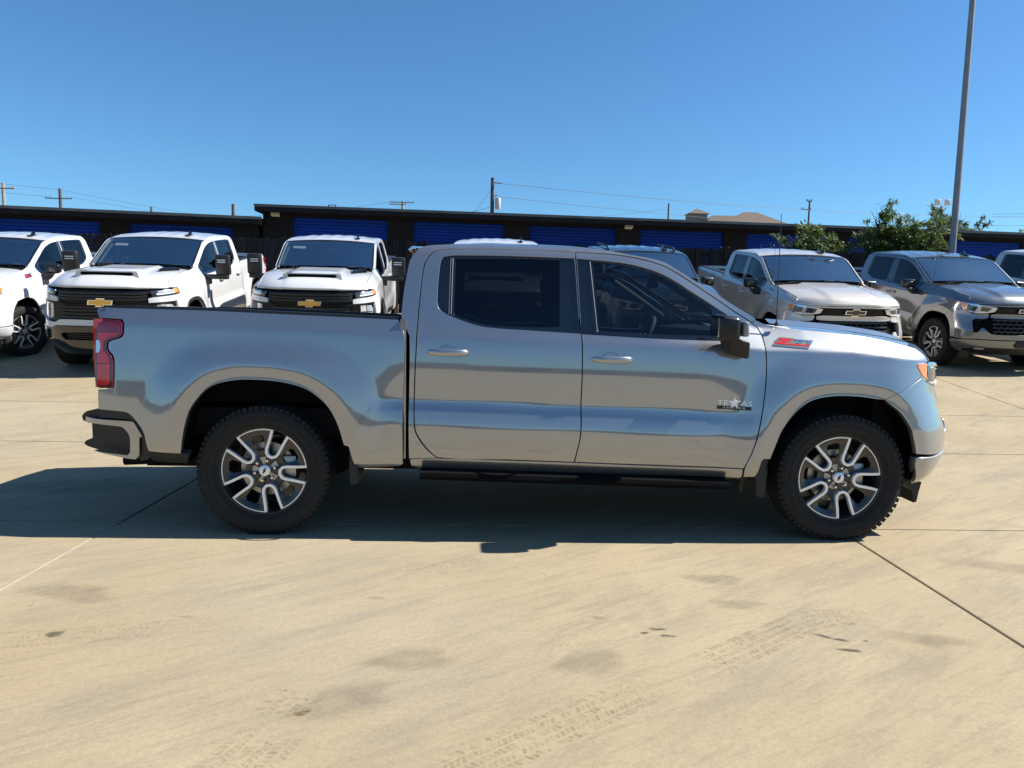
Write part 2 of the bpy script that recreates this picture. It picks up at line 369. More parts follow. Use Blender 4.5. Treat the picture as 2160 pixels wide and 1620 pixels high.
# side-view outlines of the pickup (metres; x from the rear axle forward, z up)
OUT = {
 'rear_door': [(0.969, 0.722),(0.962, 0.87),(0.966, 1.082),(0.971, 1.202),(0.973, 1.33),(0.98, 1.472),(0.991, 1.627),(1.003, 1.735),(1.02, 1.788),(1.056, 1.83),(1.108, 1.851),(1.191, 1.856),(1.528, 1.859),(1.786, 1.858),(1.976, 1.853),(1.982, 1.793),(2.0, 1.528),(2.01, 1.349),(2.02, 1.274),(2.023, 1.16),(2.024, 1.051),(2.021, 0.886),(2.022, 0.761),(2.017, 0.661),(1.986, 0.507),(1.558, 0.517),(1.123, 0.525),(1.048, 0.582),(0.985, 0.671)],
 'rear_dlo': [(1.125, 1.81),(1.193, 1.821),(1.529, 1.825),(1.978, 1.818),(2.012, 1.328),(1.684, 1.343),(1.422, 1.357),(1.31, 1.379),(1.203, 1.416),(1.128, 1.45),(1.097, 1.487),(1.091, 1.554),(1.098, 1.706),(1.108, 1.783)],
 'rear_glass': [(1.202, 1.801),(1.529, 1.807),(1.882, 1.807),(1.882, 1.368),(1.684, 1.363),(1.422, 1.372),(1.309, 1.397),(1.199, 1.432)],
 'rear_quarter': [(1.126, 1.79),(1.175, 1.797),(1.166, 1.448),(1.119, 1.475),(1.109, 1.529),(1.113, 1.688)],
 'front_door': [(1.985, 1.853),(2.097, 1.849),(2.222, 1.843),(2.346, 1.828),(2.455, 1.807),(2.566, 1.774),(2.659, 1.726),(2.753, 1.669),(2.848, 1.609),(2.942, 1.549),(3.036, 1.487),(3.156, 1.416),(3.19, 1.384),(3.209, 1.339),(3.214, 1.287),(3.213, 1.235),(3.217, 1.165),(3.216, 1.071),(3.203, 0.938),(3.182, 0.801),(3.156, 0.674),(3.124, 0.574),(3.085, 0.482),(2.818, 0.488),(2.385, 0.497),(1.995, 0.507),(2.026, 0.661),(2.032, 0.761),(2.03, 0.886),(2.033, 1.051),(2.032, 1.16),(2.029, 1.275),(2.02, 1.349),(2.009, 1.528),(1.992, 1.793)],
 'front_dlo': [(1.992, 1.817),(2.093, 1.81),(2.248, 1.799),(2.37, 1.781),(2.478, 1.753),(2.564, 1.722),(2.658, 1.673),(2.751, 1.615),(2.846, 1.558),(2.921, 1.51),(3.013, 1.446),(3.032, 1.388),(3.009, 1.297),(2.93, 1.297),(2.469, 1.306),(2.021, 1.325)],
 'front_glass': [(2.096, 1.799),(2.247, 1.786),(2.369, 1.767),(2.478, 1.737),(2.564, 1.707),(2.658, 1.657),(2.751, 1.6),(2.846, 1.542),(2.89, 1.512),(2.901, 1.331),(2.555, 1.332),(2.133, 1.346)],
 'cab': [(0.93, 0.514),(0.926, 0.869),(0.925, 1.285),(0.901, 1.344),(0.871, 1.394),(0.872, 1.512),(0.882, 1.616),(0.896, 1.705),(0.909, 1.776),(0.932, 1.82),(0.966, 1.856),(1.013, 1.879),(1.101, 1.89),(1.219, 1.896),(1.529, 1.904),(1.76, 1.903),(1.982, 1.895),(2.188, 1.875),(2.363, 1.844),(2.472, 1.828),(2.567, 1.804),(2.66, 1.754),(2.754, 1.699),(2.849, 1.643),(2.944, 1.586),(3.038, 1.529),(3.133, 1.475),(3.185, 1.445),(3.164, 1.423),(3.036, 1.497),(2.942, 1.558),(2.849, 1.619),(2.753, 1.679),(2.66, 1.736),(2.566, 1.783),(2.456, 1.816),(2.346, 1.837),(2.222, 1.852),(2.098, 1.859),(1.976, 1.863),(1.787, 1.868),(1.528, 1.869),(1.191, 1.866),(1.108, 1.861),(1.05, 1.837),(1.012, 1.794),(0.994, 1.736),(0.983, 1.627),(0.971, 1.472),(0.964, 1.33),(0.962, 1.202),(0.957, 1.082),(0.953, 0.87),(0.959, 0.722),(0.976, 0.665),(1.039, 0.575),(1.102, 0.52)],
 'bed': [(-1.049, 1.411),(-1.046, 1.432),(-1.025, 1.437),(-0.903, 1.435),(-0.377, 1.43),(0.088, 1.417),(0.636, 1.402),(0.841, 1.395),(0.857, 1.379),(0.887, 1.308),(0.892, 1.254),(0.889, 1.02),(0.883, 0.869),(0.887, 0.599),(0.887, 0.476),(0.854, 0.457),(0.616, 0.447),(0.586, 0.453),(0.569, 0.52),(0.552, 0.59),(0.521, 0.599),(0.486, 0.717),(0.438, 0.816),(0.379, 0.883),(0.289, 0.947),(0.189, 0.982),(0.067, 1.001),(-0.039, 1.006),(-0.138, 1.004),(-0.253, 0.983),(-0.333, 0.947),(-0.399, 0.878),(-0.447, 0.803),(-0.481, 0.686),(-0.507, 0.53),(-0.706, 0.541),(-0.719, 0.587),(-0.732, 0.653),(-0.754, 0.696),(-0.789, 0.741),(-0.824, 0.777),(-0.856, 0.789),(-1.02, 0.801),(-1.022, 0.869),(-1.021, 0.924),(-0.928, 0.929),(-0.916, 0.95),(-0.913, 1.086),(-0.922, 1.139),(-0.953, 1.177),(-0.954, 1.215),(-0.947, 1.226),(-0.875, 1.252),(-0.859, 1.273),(-0.86, 1.341),(-0.878, 1.369),(-1.024, 1.375)],
 'tail_lamp': [(-1.04, 1.358),(-1.016, 1.366),(-0.889, 1.36),(-0.872, 1.341),(-0.871, 1.276),(-0.885, 1.259),(-0.956, 1.234),(-0.966, 1.218),(-0.965, 1.173),(-0.934, 1.133),(-0.924, 1.086),(-0.925, 0.955),(-0.935, 0.938),(-1.012, 0.935),(-1.028, 0.951),(-1.038, 1.083),(-1.043, 1.257)],
 'fender': [(3.166, 1.415),(3.188, 1.434),(3.243, 1.41),(3.333, 1.393),(3.423, 1.382),(3.645, 1.367),(3.857, 1.347),(4.065, 1.315),(4.279, 1.268),(4.322, 1.232),(4.346, 1.186),(4.243, 1.184),(4.23, 1.155),(4.266, 1.083),(3.993, 0.942),(3.949, 0.945),(3.833, 0.959),(3.694, 0.962),(3.576, 0.948),(3.495, 0.92),(3.428, 0.868),(3.368, 0.799),(3.323, 0.73),(3.286, 0.634),(3.255, 0.547),(3.213, 0.547),(3.198, 0.532),(3.18, 0.459),(3.164, 0.424),(3.095, 0.423),(3.097, 0.483),(3.133, 0.573),(3.165, 0.671),(3.191, 0.8),(3.211, 0.937),(3.225, 1.071),(3.226, 1.165),(3.223, 1.235),(3.224, 1.288),(3.219, 1.342),(3.2, 1.388)],
 'rocker': [(0.957, 0.508),(1.12, 0.515),(1.558, 0.507),(1.992, 0.498),(2.386, 0.487),(2.819, 0.478),(3.08, 0.474),(3.082, 0.426),(3.074, 0.413),(1.887, 0.426),(0.978, 0.448),(0.942, 0.462),(0.935, 0.504)],
 'valance': [(-0.706, 0.54),(-0.507, 0.528),(-0.462, 0.526),(-0.465, 0.505),(-0.493, 0.452),(-0.701, 0.467),(-0.715, 0.494)],
 'c_band': [(-1.115, 0.754),(-1.067, 0.734),(-0.843, 0.724),(-0.812, 0.719),(-0.762, 0.63),(-0.78, 0.617),(-0.784, 0.507),(-0.807, 0.48),(-0.856, 0.485),(-1.023, 0.514),(-0.858, 0.505),(-0.839, 0.522),(-0.839, 0.628),(-0.873, 0.679),(-0.898, 0.691),(-1.082, 0.705)],
}
ROOF_EDGE = [(1.013, 1.879, -0.747),(1.101, 1.89, -0.726),(1.219, 1.896, -0.705),(1.529, 1.904, -0.674),(1.76, 1.903, -0.682),(1.982, 1.895, -0.711),(2.188, 1.875, -0.753),(2.363, 1.844, -0.78),(2.472, 1.828, -0.782),(2.567, 1.804, -0.784),(2.66, 1.754, -0.791),(2.754, 1.699, -0.796),(2.849, 1.643, -0.8),(2.944, 1.586, -0.805),(3.038, 1.529, -0.811),(3.133, 1.475, -0.816),(3.185, 1.445, -0.817)]
# ------------------------------------------------------------------ ground
_gy = np.linspace(-80, 400, 48001)
_gs = np.interp(_gy, [5.0, 13.6, 15.5, 60], [.125, .125, .02, 0.])
_gs = np.where(_gy < 1.15, 0., np.where(_gy < 5.0, .085*np.clip((_gy-1.15)/.5, 0, 1)+.04*np.clip((_gy-1.15)/3.85, 0, 1), _gs))
_gz = np.concatenate([[0], np.cumsum((_gs[1:]+_gs[:-1])/2*np.diff(_gy))])
def gz(y): return float(np.interp(y, _gy, _gz))      # the lot is level at the front and climbs to the back row

def concrete():
    m, nt, b = new_mat('concrete'); L = nt.links.new
    geo = N(nt, 'ShaderNodeNewGeometry')
    def noise(scale, det=6, rough=.6, vec=None, dist=0.):
        n = N(nt, 'ShaderNodeTexNoise'); n.inputs['Scale'].default_value = scale; n.inputs['Detail'].default_value = det; n.inputs['Roughness'].default_value = rough; n.inputs['Distortion'].default_value = dist
        L(vec or geo.outputs['Position'], n.inputs['Vector']); return n.outputs['Fac']
    def rng(x, a, b_, c, d):
        r = N(nt, 'ShaderNodeMapRange'); r.interpolation_type = 'SMOOTHSTEP'; L(x, r.inputs[0])
        for i, v in enumerate((a, b_, c, d)): r.inputs[i+1].default_value = v
        return r.outputs[0]
    def mix(f, a, c, mode='MIX'):
        x = N(nt, 'ShaderNodeMix', data_type='RGBA', blend_type=mode)
        if isinstance(f, (int, float)): x.inputs[0].default_value = f
        else: L(f, x.inputs[0])
        for s, v in ((x.inputs[6], a), (x.inputs[7], c)):
            if isinstance(v, tuple): s.default_value = (*v, 1)
            else: L(v, s)
        return x.outputs[2]
    # brushed streaks where traffic swings across the lot
    def streak(deg, sx, sy):
        a = N(nt, 'ShaderNodeMapping'); a.inputs['Rotation'].default_value = (0, 0, math.radians(-deg)); L(geo.outputs['Position'], a.inputs['Vector'])
        b_ = N(nt, 'ShaderNodeMapping'); b_.inputs['Scale'].default_value = (sx, sy, 1); L(a.outputs[0], b_.inputs['Vector']); return b_
    mp = streak(36, .5, 2.4); mp2 = streak(31, 1.2, 10)
    col = mix(rng(noise(.55, 5, .6), .3, .7, 0, 1), (0.272, 0.218, 0.137), (0.311, 0.258, 0.169))
    col = mix(rng(noise(1.7, 7, .7, dist=.6), .50, .72, 0, .55), col, (0.215, 0.184, 0.134))
    col = mix(rng(noise(1.5, 8, .72, mp.outputs[0]), .46, .66, 0, .80), col, (0.215, 0.181, 0.131))
    col = mix(rng(noise(1.9, 8, .75, mp2.outputs[0]), .47, .70, 0, .60), col, (0.197, 0.161, 0.110))
    col = mix(rng(noise(.23, 4, .5), .52, .70, 0, .30), col, (0.263, 0.244, 0.198))
    spots = noise(7, 3, .5)
    col = mix(rng(spots, .70, .76, 0, .35), col, (0.143, 0.119, 0.085))
    grain = rng(noise(160, 3, .7), .25, .75, .90, 1.09)
    col = mix(1.0, col, grain, 'MULTIPLY')
    g2 = rng(noise(45, 4, .7), .3, .7, .92, 1.06)
    col = mix(1.0, col, g2, 'MULTIPLY')
    col = mix(1.0, col, (1.08, 1.07, 1.04), 'MULTIPLY')
    L(col, b.inputs['Base Color'])
    setp(b, Roughness=.88, Specular_IOR_Level=.25)
    bp = N(nt, 'ShaderNodeBump'); bp.inputs['Strength'].default_value = .35; bp.inputs['Distance'].default_value = .004
    L(noise(120, 4, .7), bp.inputs['Height']); L(bp.outputs[0], b.inputs['Normal'])
concrete()
simple('sealant', (0.270, 0.244, 0.198), rough=.9, noise=.2, nscale=30)
simple('groove_dirt', (0.052, 0.044, 0.034), rough=.95, noise=.5, nscale=25)
def stain_mat(name, col, lo, hi, amt, scale):
    m, nt, b = new_mat(name); L = nt.links.new; setp(b, Base_Color=col, Roughness=.9, Specular_IOR_Level=.2)
    geo = N(nt, 'ShaderNodeNewGeometry'); n = N(nt, 'ShaderNodeTexNoise'); n.inputs['Scale'].default_value = scale; n.inputs['Detail'].default_value = 8; n.inputs['Roughness'].default_value = .7
    L(geo.outputs['Position'], n.inputs['Vector'])
    vc = N(nt, 'ShaderNodeVertexColor'); vc.layer_name = 'edge'
    r = N(nt, 'ShaderNodeMapRange'); r.inputs[1].default_value = lo; r.inputs[2].default_value = hi; r.inputs[4].default_value = amt; L(n.outputs['Fac'], r.inputs[0])
    mu = N(nt, 'ShaderNodeMath', operation='MULTIPLY'); L(r.outputs[0], mu.inputs[0]); L(vc.outputs['Color'], mu.inputs[1]); L(mu.outputs[0], b.inputs['Alpha'])
stain_mat('stain_grey', (0.115, 0.105, 0.092), .22, .75, .30, 5)
stain_mat('stain_dark', (0.075, 0.063, 0.052), .30, .50, .65, 14)
stain_mat('tyre_dirt', (0.115, 0.092, 0.060), .40, .62, .42, 30)
stain_mat('stain_rust', (0.218, 0.114, 0.047), .2, .5, .6, 20)

ys = np.unique(np.concatenate([np.linspace(-80, -10, 15), np.linspace(-10, 20, 121), np.linspace(20, 90, 20), np.linspace(90, 390, 8)]))
xs = np.concatenate([np.linspace(-300, -30, 10), np.linspace(-28, 36, 9), np.linspace(40, 300, 10)])
G = np.array([[(x, y, gz(y)-.035) for x in xs] for y in ys])
ground = tag(ob('ground', grid_mesh('ground', G, 0), 'concrete'), kind='structure')
# poured slabs with open joints
YJ = [-10.6, -5.7, -.73, 1.85, 3.58, 6.0, 8.6, 11.2, 13.4]; XW = 4.9; X0J = -1.03-XW*5
for yi in range(len(YJ)-1):
    y0, y1 = YJ[yi]+.006, YJ[yi+1]-.006; n = max(2, int((y1-y0)/.22)); w = XW-.012
    mb = MB(); yy = np.linspace(y0, y1, n+1); v = []
    ins = .006
    for y in yy:
        e = ins if y in (yy[0], yy[-1]) else 0
        z = gz(y)
        v += [(0, y, z-.05), (0, y, z-.004), (ins, y, z), (w-ins, y, z), (w, y, z-.004), (w, y, z-.05)]
    f = [(i*6+k, i*6+k+1, (i+1)*6+k+1, (i+1)*6+k) for i in range(n) for k in range(5)]+[(0, 1, 2, 3, 4, 5), tuple(n*6+k for k in (5, 4, 3, 2, 1, 0))]
    mb.add(v, f); me = mb.mesh('concrete_slab', 0)
    for k in range(12):
        ob('concrete_slab', me, 'concrete', ground, (X0J+XW*k+.006, 0, 0))
def strip(name, x, ya, yb, w, mat, dz):
    yy = np.linspace(ya, yb, 90); G = np.array([[(x-w/2+random.uniform(-.002, .002), y, gz(y)+dz), (x+w/2+random.uniform(-.003, .003), y, gz(y)+dz)] for y in yy])
    return ob(name, grid_mesh(name, G, 0), mat, ground)
strip('joint_sealant', -1.03, -5.6, -.8, .016, 'sealant', -.0035)
strip('joint_sealant', 3.87, -5.6, -.8, .020, 'groove_dirt', -.012)
def with_edge(me, vals):
    ca = me.color_attributes.new('edge', 'FLOAT_COLOR', 'POINT')
    for i, v in enumerate(vals): ca.data[i].color = (v, v, v, 1)
    return me
def blob(name, x, y, rx, ry, rot, mat, seed, soft=True):
    r = random.Random(seed); n = 28; ph = [r.uniform(0, 6.28) for _ in range(4)]; v = [(x, y, .0022)]; val = [1.]
    c, s = math.cos(rot), math.sin(rot)
    for k, sc in ((0, .55), (1, 1.)):
        for i in range(n):
            a = 2*math.pi*i/n; q = sc*(1+.16*math.sin(2*a+ph[0])+.12*math.sin(3*a+ph[1])+.08*math.sin(5*a+ph[2])); u, w = rx*q*math.cos(a), ry*q*math.sin(a)
            v.append((x+u*c-w*s, y+u*s+w*c, .0022)); val.append((.9 if soft else 1.) if k == 0 else (0. if soft else .85))
    f = [(0, 1+i, 1+(i+1) % n) for i in range(n)]+[(1+i, 1+n+i, 1+n+(i+1) % n, 1+(i+1) % n) for i in range(n)]
    me = bpy.data.meshes.new(name); me.from_pydata(v, [], f); me.update(); with_edge(me, val)
    ob(name, me, mat, ground)
for i, (x, y, rx, ry, rot, mt, sf) in enumerate([
        (1.889, -2.648, .20, .11, .1, 'stain_grey', True), (2.702, -1.688, .17, .10, -.2, 'stain_grey', True), (2.72, -2.03, .16, .07, -.1, 'stain_grey', True),
        (-.67, -1.94, .26, .14, -.3, 'stain_grey', True), (3.46, -2.41, .20, .09, -.2, 'stain_grey', True), (1.12, -2.62, .24, .11, .2, 'stain_grey', True),
        (-.472, -2.405, .050, .030, 0, 'stain_dark', False), (2.24, -2.32, .042, .018, 0, 'stain_dark', False), (2.17, -2.36, .02, .014, 0, 'stain_dark', False), (2.27, -2.39, .042, .016, 0, 'stain_dark', False),
        (1.98, -2.20, .04, .020, 0, 'stain_grey', False), (2.99, -2.38, .05, .016, -.5, 'stain_dark', False), (3.06, -2.42, .038, .016, -.2, 'stain_dark', False), (3.05, -2.52, .055, .020, -.2, 'stain_dark', False), (3.17, -2.43, .014, .010, 0, 'stain_dark', False),
        (.78, -3.02, .035, .02, .2, 'stain_rust', False), (.88, -1.98, .05, .03, 0, 'stain_grey', False), (.03, -2.22, .05, .02, 0, 'stain_grey', False), (4.7, -1.55, .5, .16, -.5, 'stain_grey', True), (-1.9, .2, .7, .25, .3, 'stain_grey', True), (.9, -2.95, .25, .12, .4, 'stain_grey', True)]):
    blob('oil_stain' if 'dark' in mt else 'stain', x, y, rx, ry, rot, mt, i)
def tyre_mark(path, width, ribs, seed, fade=(.0, .0), strength=1.):
    """dirt lifted off a tread: short bars in rows along the path"""
    r = random.Random(seed); P = smooth_line(path, 14, 90, False); v = []; f = []; val = []; d = 0; last = None; tot = sum(math.dist(a, b) for a, b in zip(P[:-1], P[1:]))
    Q = []; step = .024; acc = 0
    for a, b in zip(P[:-1], P[1:]):
        l = math.dist(a, b); k = 0
        while acc <= l:
            t = acc/l; Q.append((a[0]+(b[0]-a[0])*t, a[1]+(b[1]-a[1])*t, (b[0]-a[0])/l, (b[1]-a[1])/l)); acc += step
        acc -= l
    for i, (x, y, tx, ty) in enumerate(Q):
        u = i/len(Q); env = min(1, u/max(fade[0], 1e-3))*min(1, (1-u)/max(fade[1], 1e-3))*strength*(.55+.45*math.sin(u*17+seed)**2)
        for k in range(ribs):
            o = (k+.5)/ribs*width-width/2; w = width/ribs*.36; sk = .006*(1 if k % 2 else -1); j = (.5 if k % 2 else 0)*step
            if r.random() < .12: continue
            l = step*.33; n = len(v)
            for s1, s2 in ((-1, -1), (1, -1), (1, 1), (-1, 1)):
                aa = s1*l+j+s2*sk; bb = o+s2*w; v.append((x+tx*aa-ty*bb, y+ty*aa+tx*bb, .0026)); val.append(env*r.uniform(.6, 1.))
            f.append((n, n+1, n+2, n+3))
    me = bpy.data.meshes.new('tyre_mark'); me.from_pydata(v, [], f); me.update(); with_edge(me, val)
    tag(ob('tyre_mark', me, 'tyre_dirt', ground), kind='stuff')
tyre_mark([(3.36, -2.22), (3.20, -2.17), (3.0, -2.22), (2.78, -2.37), (2.45, -2.60), (2.2, -2.77)], .20, 5, 1, (.1, .25))
tyre_mark([(2.2, -2.77), (2.0, -2.90), (1.75, -3.07), (1.5, -3.25), (1.3, -3.40)], .20, 5, 2, (.3, .05), .9)
tyre_mark([(1.42, -1.38), (1.25, -1.50), (1.08, -1.64), (.9, -1.78)], .17, 5, 3, (.1, .5), .7)
tyre_mark([(.76, -2.86), (.72, -2.95), (.69, -3.06)], .20, 5, 4, (.1, .3), .9)
tyre_mark([(.72, -3.12), (.67, -3.28), (.60, -3.45)], .26, 6, 5, (.2, .1), .8)
tyre_mark([(-.9, -2.48), (-.6, -2.46), (-.3, -2.40), (.05, -2.32), (.3, -2.27)], .18, 4, 6, (.05, .4), .6)
tyre_mark([(.55, -1.55), (.2, -1.85), (-.2, -2.25)], .19, 4, 7, (.3, .5), .35)
tyre_mark([(2.65, -1.45), (2.25, -1.95), (1.85, -2.40), (1.5, -2.9)], .20, 3, 8, (.3, .3), .3)
# ------------------------------------------------------------------ pickup: shared shapes
def S(side, off=0.0):
    return lambda x, z: (x, side*(side_y(x, z)+off), z)
def OUTY(side): return (0, side, 0)
_yy = np.concatenate([np.linspace(0, .9, 400), 1-np.geomspace(.1, 1e-7, 900)])
_uu = (1-_yy**FQ)**(1/FP)
_px = -FA*(1-_uu); _py = .99*_yy
NW = np.concatenate([[0], np.cumsum(np.hypot(np.diff(_px), np.diff(_py)))]); NL = NW[-1]
def nose(off=0.0):
    """bodywork wrapped round the nose: w runs along it from the centre line, z up"""
    def f(w, z):
        w = np.asarray(w, float); z = np.asarray(z, float); a = np.abs(w); s = np.where(w < 0, -1., 1.)
        dx = np.where(a <= NL, np.interp(a, NW, _px), -FA-(a-NL)); yu = np.where(a <= NL, np.interp(a, NW, _yy), 1.)
        x = front_x0(z)+dx; y = half_w(x, z)*yu
        e = .004
        tx = np.interp(np.minimum(a+e, NL), NW, _px)-np.interp(np.maximum(a-e, 0), NW, _px); ty = np.interp(np.minimum(a+e, NL), NW, _py)-np.interp(np.maximum(a-e, 0), NW, _py)
        l = np.hypot(tx, ty)+1e-9; nx = np.where(a < NL-.004, ty/l, 0.); ny = np.where(a < NL-.004, -tx/l, 1.)
        return x+off*nx, s*(y+off*ny), z
    return f
def wx(x, z):
    d = x-float(front_x0(z))
    return NL+(-FA-d) if d < -FA else float(np.interp(-d, -_px, NW))
def both(half):
    """mirror a half outline that starts and ends on the centre line"""
    return list(half)+[(-w, z) for w, z in reversed(half) if abs(w) > 1e-9]
NOSE_OUT = None

class Kit:
    def __init__(s): s.p = []
    def add(s, name, me, mat, parent=None, loc=None, label=None, body=True):
        s.p.append((name, me, mat, parent, loc, label, body)); return len(s.p)-1

# ---- wheel
def meander(n=5, ph=0.):
    pts = []
    R = .274
    for k in range(n):
        th = ph+2*math.pi*k/n
        def pt(r, o): return (r*math.cos(th)-o*math.sin(th), r*math.sin(th)+o*math.cos(th))
        h = math.radians(11.5)
        prev = th-2*math.pi/n+h; a0 = th-h
        for j in range(9):
            a = prev+(a0-prev)*j/8; pts.append((R*math.cos(a), R*math.sin(a)))
        pts += [pt(.215, -.047), pt(.140, -.0405), pt(.116, -.0335), pt(.099, -.013), pt(.099, .013), pt(.116, .0335), pt(.140, .0405), pt(.215, .047)]
    return pts
def ribbon(mb, pts, w, y0, y1):
    n = len(pts); P = [np.array(p) for p in pts]; A = []; Bq = []
    for i in range(n):
        a = P[i]-P[i-1]; b = P[(i+1) % n]-P[i]; a /= np.linalg.norm(a); b /= np.linalg.norm(b)
        t = a+b; t /= np.linalg.norm(t)+1e-9; nr = np.array((-t[1], t[0])); c = max(.45, float(np.dot(nr, (-a[1], a[0]))))
        A.append(P[i]+nr*w/2/c); Bq.append(P[i]-nr*w/2/c)
    v = [(p[0], y1, p[1]) for p in A]+[(p[0], y1, p[1]) for p in Bq]+[(p[0]*1.0, y0, p[1]) for p in A]+[(p[0], y0, p[1]) for p in Bq]
    f = []
    for i in range(n):
        j = (i+1) % n
        f += [(i, j, j+n, i+n), (i, i+2*n, j+2*n, j), (i+n, j+n, j+3*n, i+3*n)]
    mb.add(v, f)
def bowtie(w, h):
    a = [(-.455, .27), (-.15, .27), (-.13, .5), (.19, .5), (.17, .27), (.5, .27), (.455, -.27), (.15, -.27), (.13, -.5), (-.19, -.5), (-.17, -.27), (-.5, -.27)]
    return [(u*w, v*h) for u, v in a]
_prof = [(.270, .085), (.276, .104), (.282, .113), (.291, .119), (.306, .128), (.330, .1365), (.352, .1375), (.372, .135), (.376, .137), (.388, .132), (.398, .124), (.408, .112), (.413, .098), (.414, .05), (.414, 0)]
def tyre_mesh():
    mb = MB(); full = _prof+[(r, -t) for r, t in reversed(_prof[:-1])]
    mb.lathe(full, 72)
    rnd = random.Random(3)
    def block(a0, a1, y0, y1, r0, r1, sk=0.):
        v = []
        for r, dy in ((r0, 0), (r1, .004)):
            for a, y in ((a0, y0+dy), (a1, y0+dy), (a1+sk, y1-dy), (a0+sk, y1-dy)):
                v.append((r*math.cos(a), y, r*math.sin(a)))
        mb.add(v, [(4, 5, 6, 7), (0, 1, 5, 4), (1, 2, 6, 5), (2, 3, 7, 6), (3, 0, 4, 7)])
    n = 66
    for k in range(n):
        a = 2*math.pi*k/n; d = 2*math.pi/n
        for s in (-1, 1):
            ex = .006 if k % 2 else 0
            # shoulder lugs fold down over the sidewall
            block(a, a+d*.70, s*.085, s*(.116+ex*.6), .405, .4195, .0)
            v = []
            for r, t in ((.4165, .112+ex*.6), (.405, .122+ex*.5), (.394, .1300)):
                for aa in (a+d*.04, a+d*.62): v.append((r*math.cos(aa), s*t, r*math.sin(aa)))
            v2 = [(p[0]*.97, p[1]-s*.012, p[2]*.97) for p in v]
            mb.add(v+v2, [(0, 1, 3, 2), (2, 3, 5, 4), (0, 2, 8, 6), (2, 4, 10, 8), (1, 7, 9, 3), (3, 9, 11, 5), (4, 5, 11, 10)])
            block(a+d*.3, a+d*.92, s*.035, s*.078, .407, .4195, s*d*.45)
        block(a+d*.1, a+d*.8, -.026, .026, .407, .4195, d*.3)
    # raised ribs and lettering bars on the sidewall
    for s in (-1, 1):
        for r0, r1, lo in ((.348, .353, .1385), (.306, .309, .1300)):
            mb.lathe([(r0, s*(lo-.002)), (r0+.001, s*(lo+.0012)), (r1-.001, s*(lo+.0012)), (r1, s*(lo-.002))], 72)
    return mb.mesh('tyre', 30)
def wheel_kit(kit, x, side, steer=0.0, ph=0., y=.862):
    s = side
    tm, bm_, fm, rm, cm, bt, dm, lm = WHEEL
    loc = (x, s*y, .414)
    w = kit.add('wheel', bm_[s], 'wheel_dark', None, loc, None, False)
    for nm, me, mt in (('tyre', tm, 'rubber'), ('spoke_face', fm[s], 'wheel_dark'), ('machined_rim', rm[s], 'machined'), ('centre_cap', cm[s], 'machined'), ('cap_emblem', bt[s], 'satin_black'), ('brake_disc', dm[s], 'steel'), ('lug_nuts', lm[s], 'chrome')):
        kit.add(nm, me, mt, w, (0, 0, 0), None, False)
    return w
def build_wheel():
    tm = tyre_mesh(); bm_ = {}; fm = {}; rm = {}; cm = {}; bt = {}; dm = {}; lm = {}
    for s in (-1, 1):
        ph = math.radians(-5 if s < 0 else 20)
        mb = MB(); mb.lathe([(.272, s*.090), (.279, s*.104), (.284, s*.108), (.284, s*.111), (.278, s*.111), (.272, s*.100), (.262, s*.060), (.240, s*-.02), (.236, s*-.10), (.262, s*-.105)], 64)
        mb.lathe([(.236, s*-.09), (.09, s*-.09)], 32); bm_[s] = mb.mesh('wheel', 40)
        md = meander(5, ph); holes = []
        for k in range(5):
            th = ph+2*math.pi*(k+.5)/5
            holes.append([(r*math.cos(th)-o*math.sin(th), r*math.sin(th)+o*math.cos(th)) for r, o in ((.128, -.020), (.150, -.034), (.210, -.047), (.230, -.032), (.230, .024), (.210, .039), (.150, .030), (.128, .018))])
        def face(u, v, s=s, ph=ph):
            r = np.hypot(u, v); a = np.arctan2(v, u)
            d = np.abs(((a-ph)*5/(2*math.pi)+.5) % 1-.5)*2      # 0 on a U, 1 half way between two
            y = .094-.020*sstep(.265, .21, r)*sstep(.25, .8, d)-.020*sstep(.20, .09, r)
            return u, s*y, v
        fm[s] = panel('spoke_face', md, face, (0, s, 0), .012, holes, .03, 1)
        mb = MB(); ribbon(mb, md, .0165, s*.070, s*.0985); rm[s] = mb.mesh('machined_rim', 30)
        mb = MB(); mb.lathe([(.0001, s*.094), (.030, s*.094), (.0345, s*.091), (.036, s*.070)], 32); cm[s] = mb.mesh('centre_cap', 40)
        c, q = math.cos(ph+1.2), math.sin(ph+1.2)
        mb = MB(); mb.prism([(u*c-v*q, u*q+v*c) for u, v in bowtie(.042, .017)], 'y', s*.093, s*.0955); bt[s] = mb.mesh('cap_emblem', 0)
        mb = MB(); mb.lathe([(.175, s*-.012), (.175, s*.012), (.09, s*.014), (.085, s*.06), (.0001, s*.06)], 48)
        mb.cbox(.09, .19, min(s*-.03, s*.045), max(s*-.03, s*.045), -.07, .09, .01); dm[s] = mb.mesh('brake_disc', 35)
        mb = MB()
        for k in range(6):
            a = ph+.35+k*math.pi/3; b = MB(); b.lathe([(.0001, s*.093), (.0075, s*.092), (.010, s*.088), (.010, s*.060)], 10)
            mb.add([(p[0]+.066*math.cos(a), p[1], p[2]+.066*math.sin(a)) for p in b.v], b.f)
        lm[s] = mb.mesh('lug_nuts', 40)
    return tm, bm_, fm, rm, cm, bt, dm, lm
WHEEL = build_wheel()

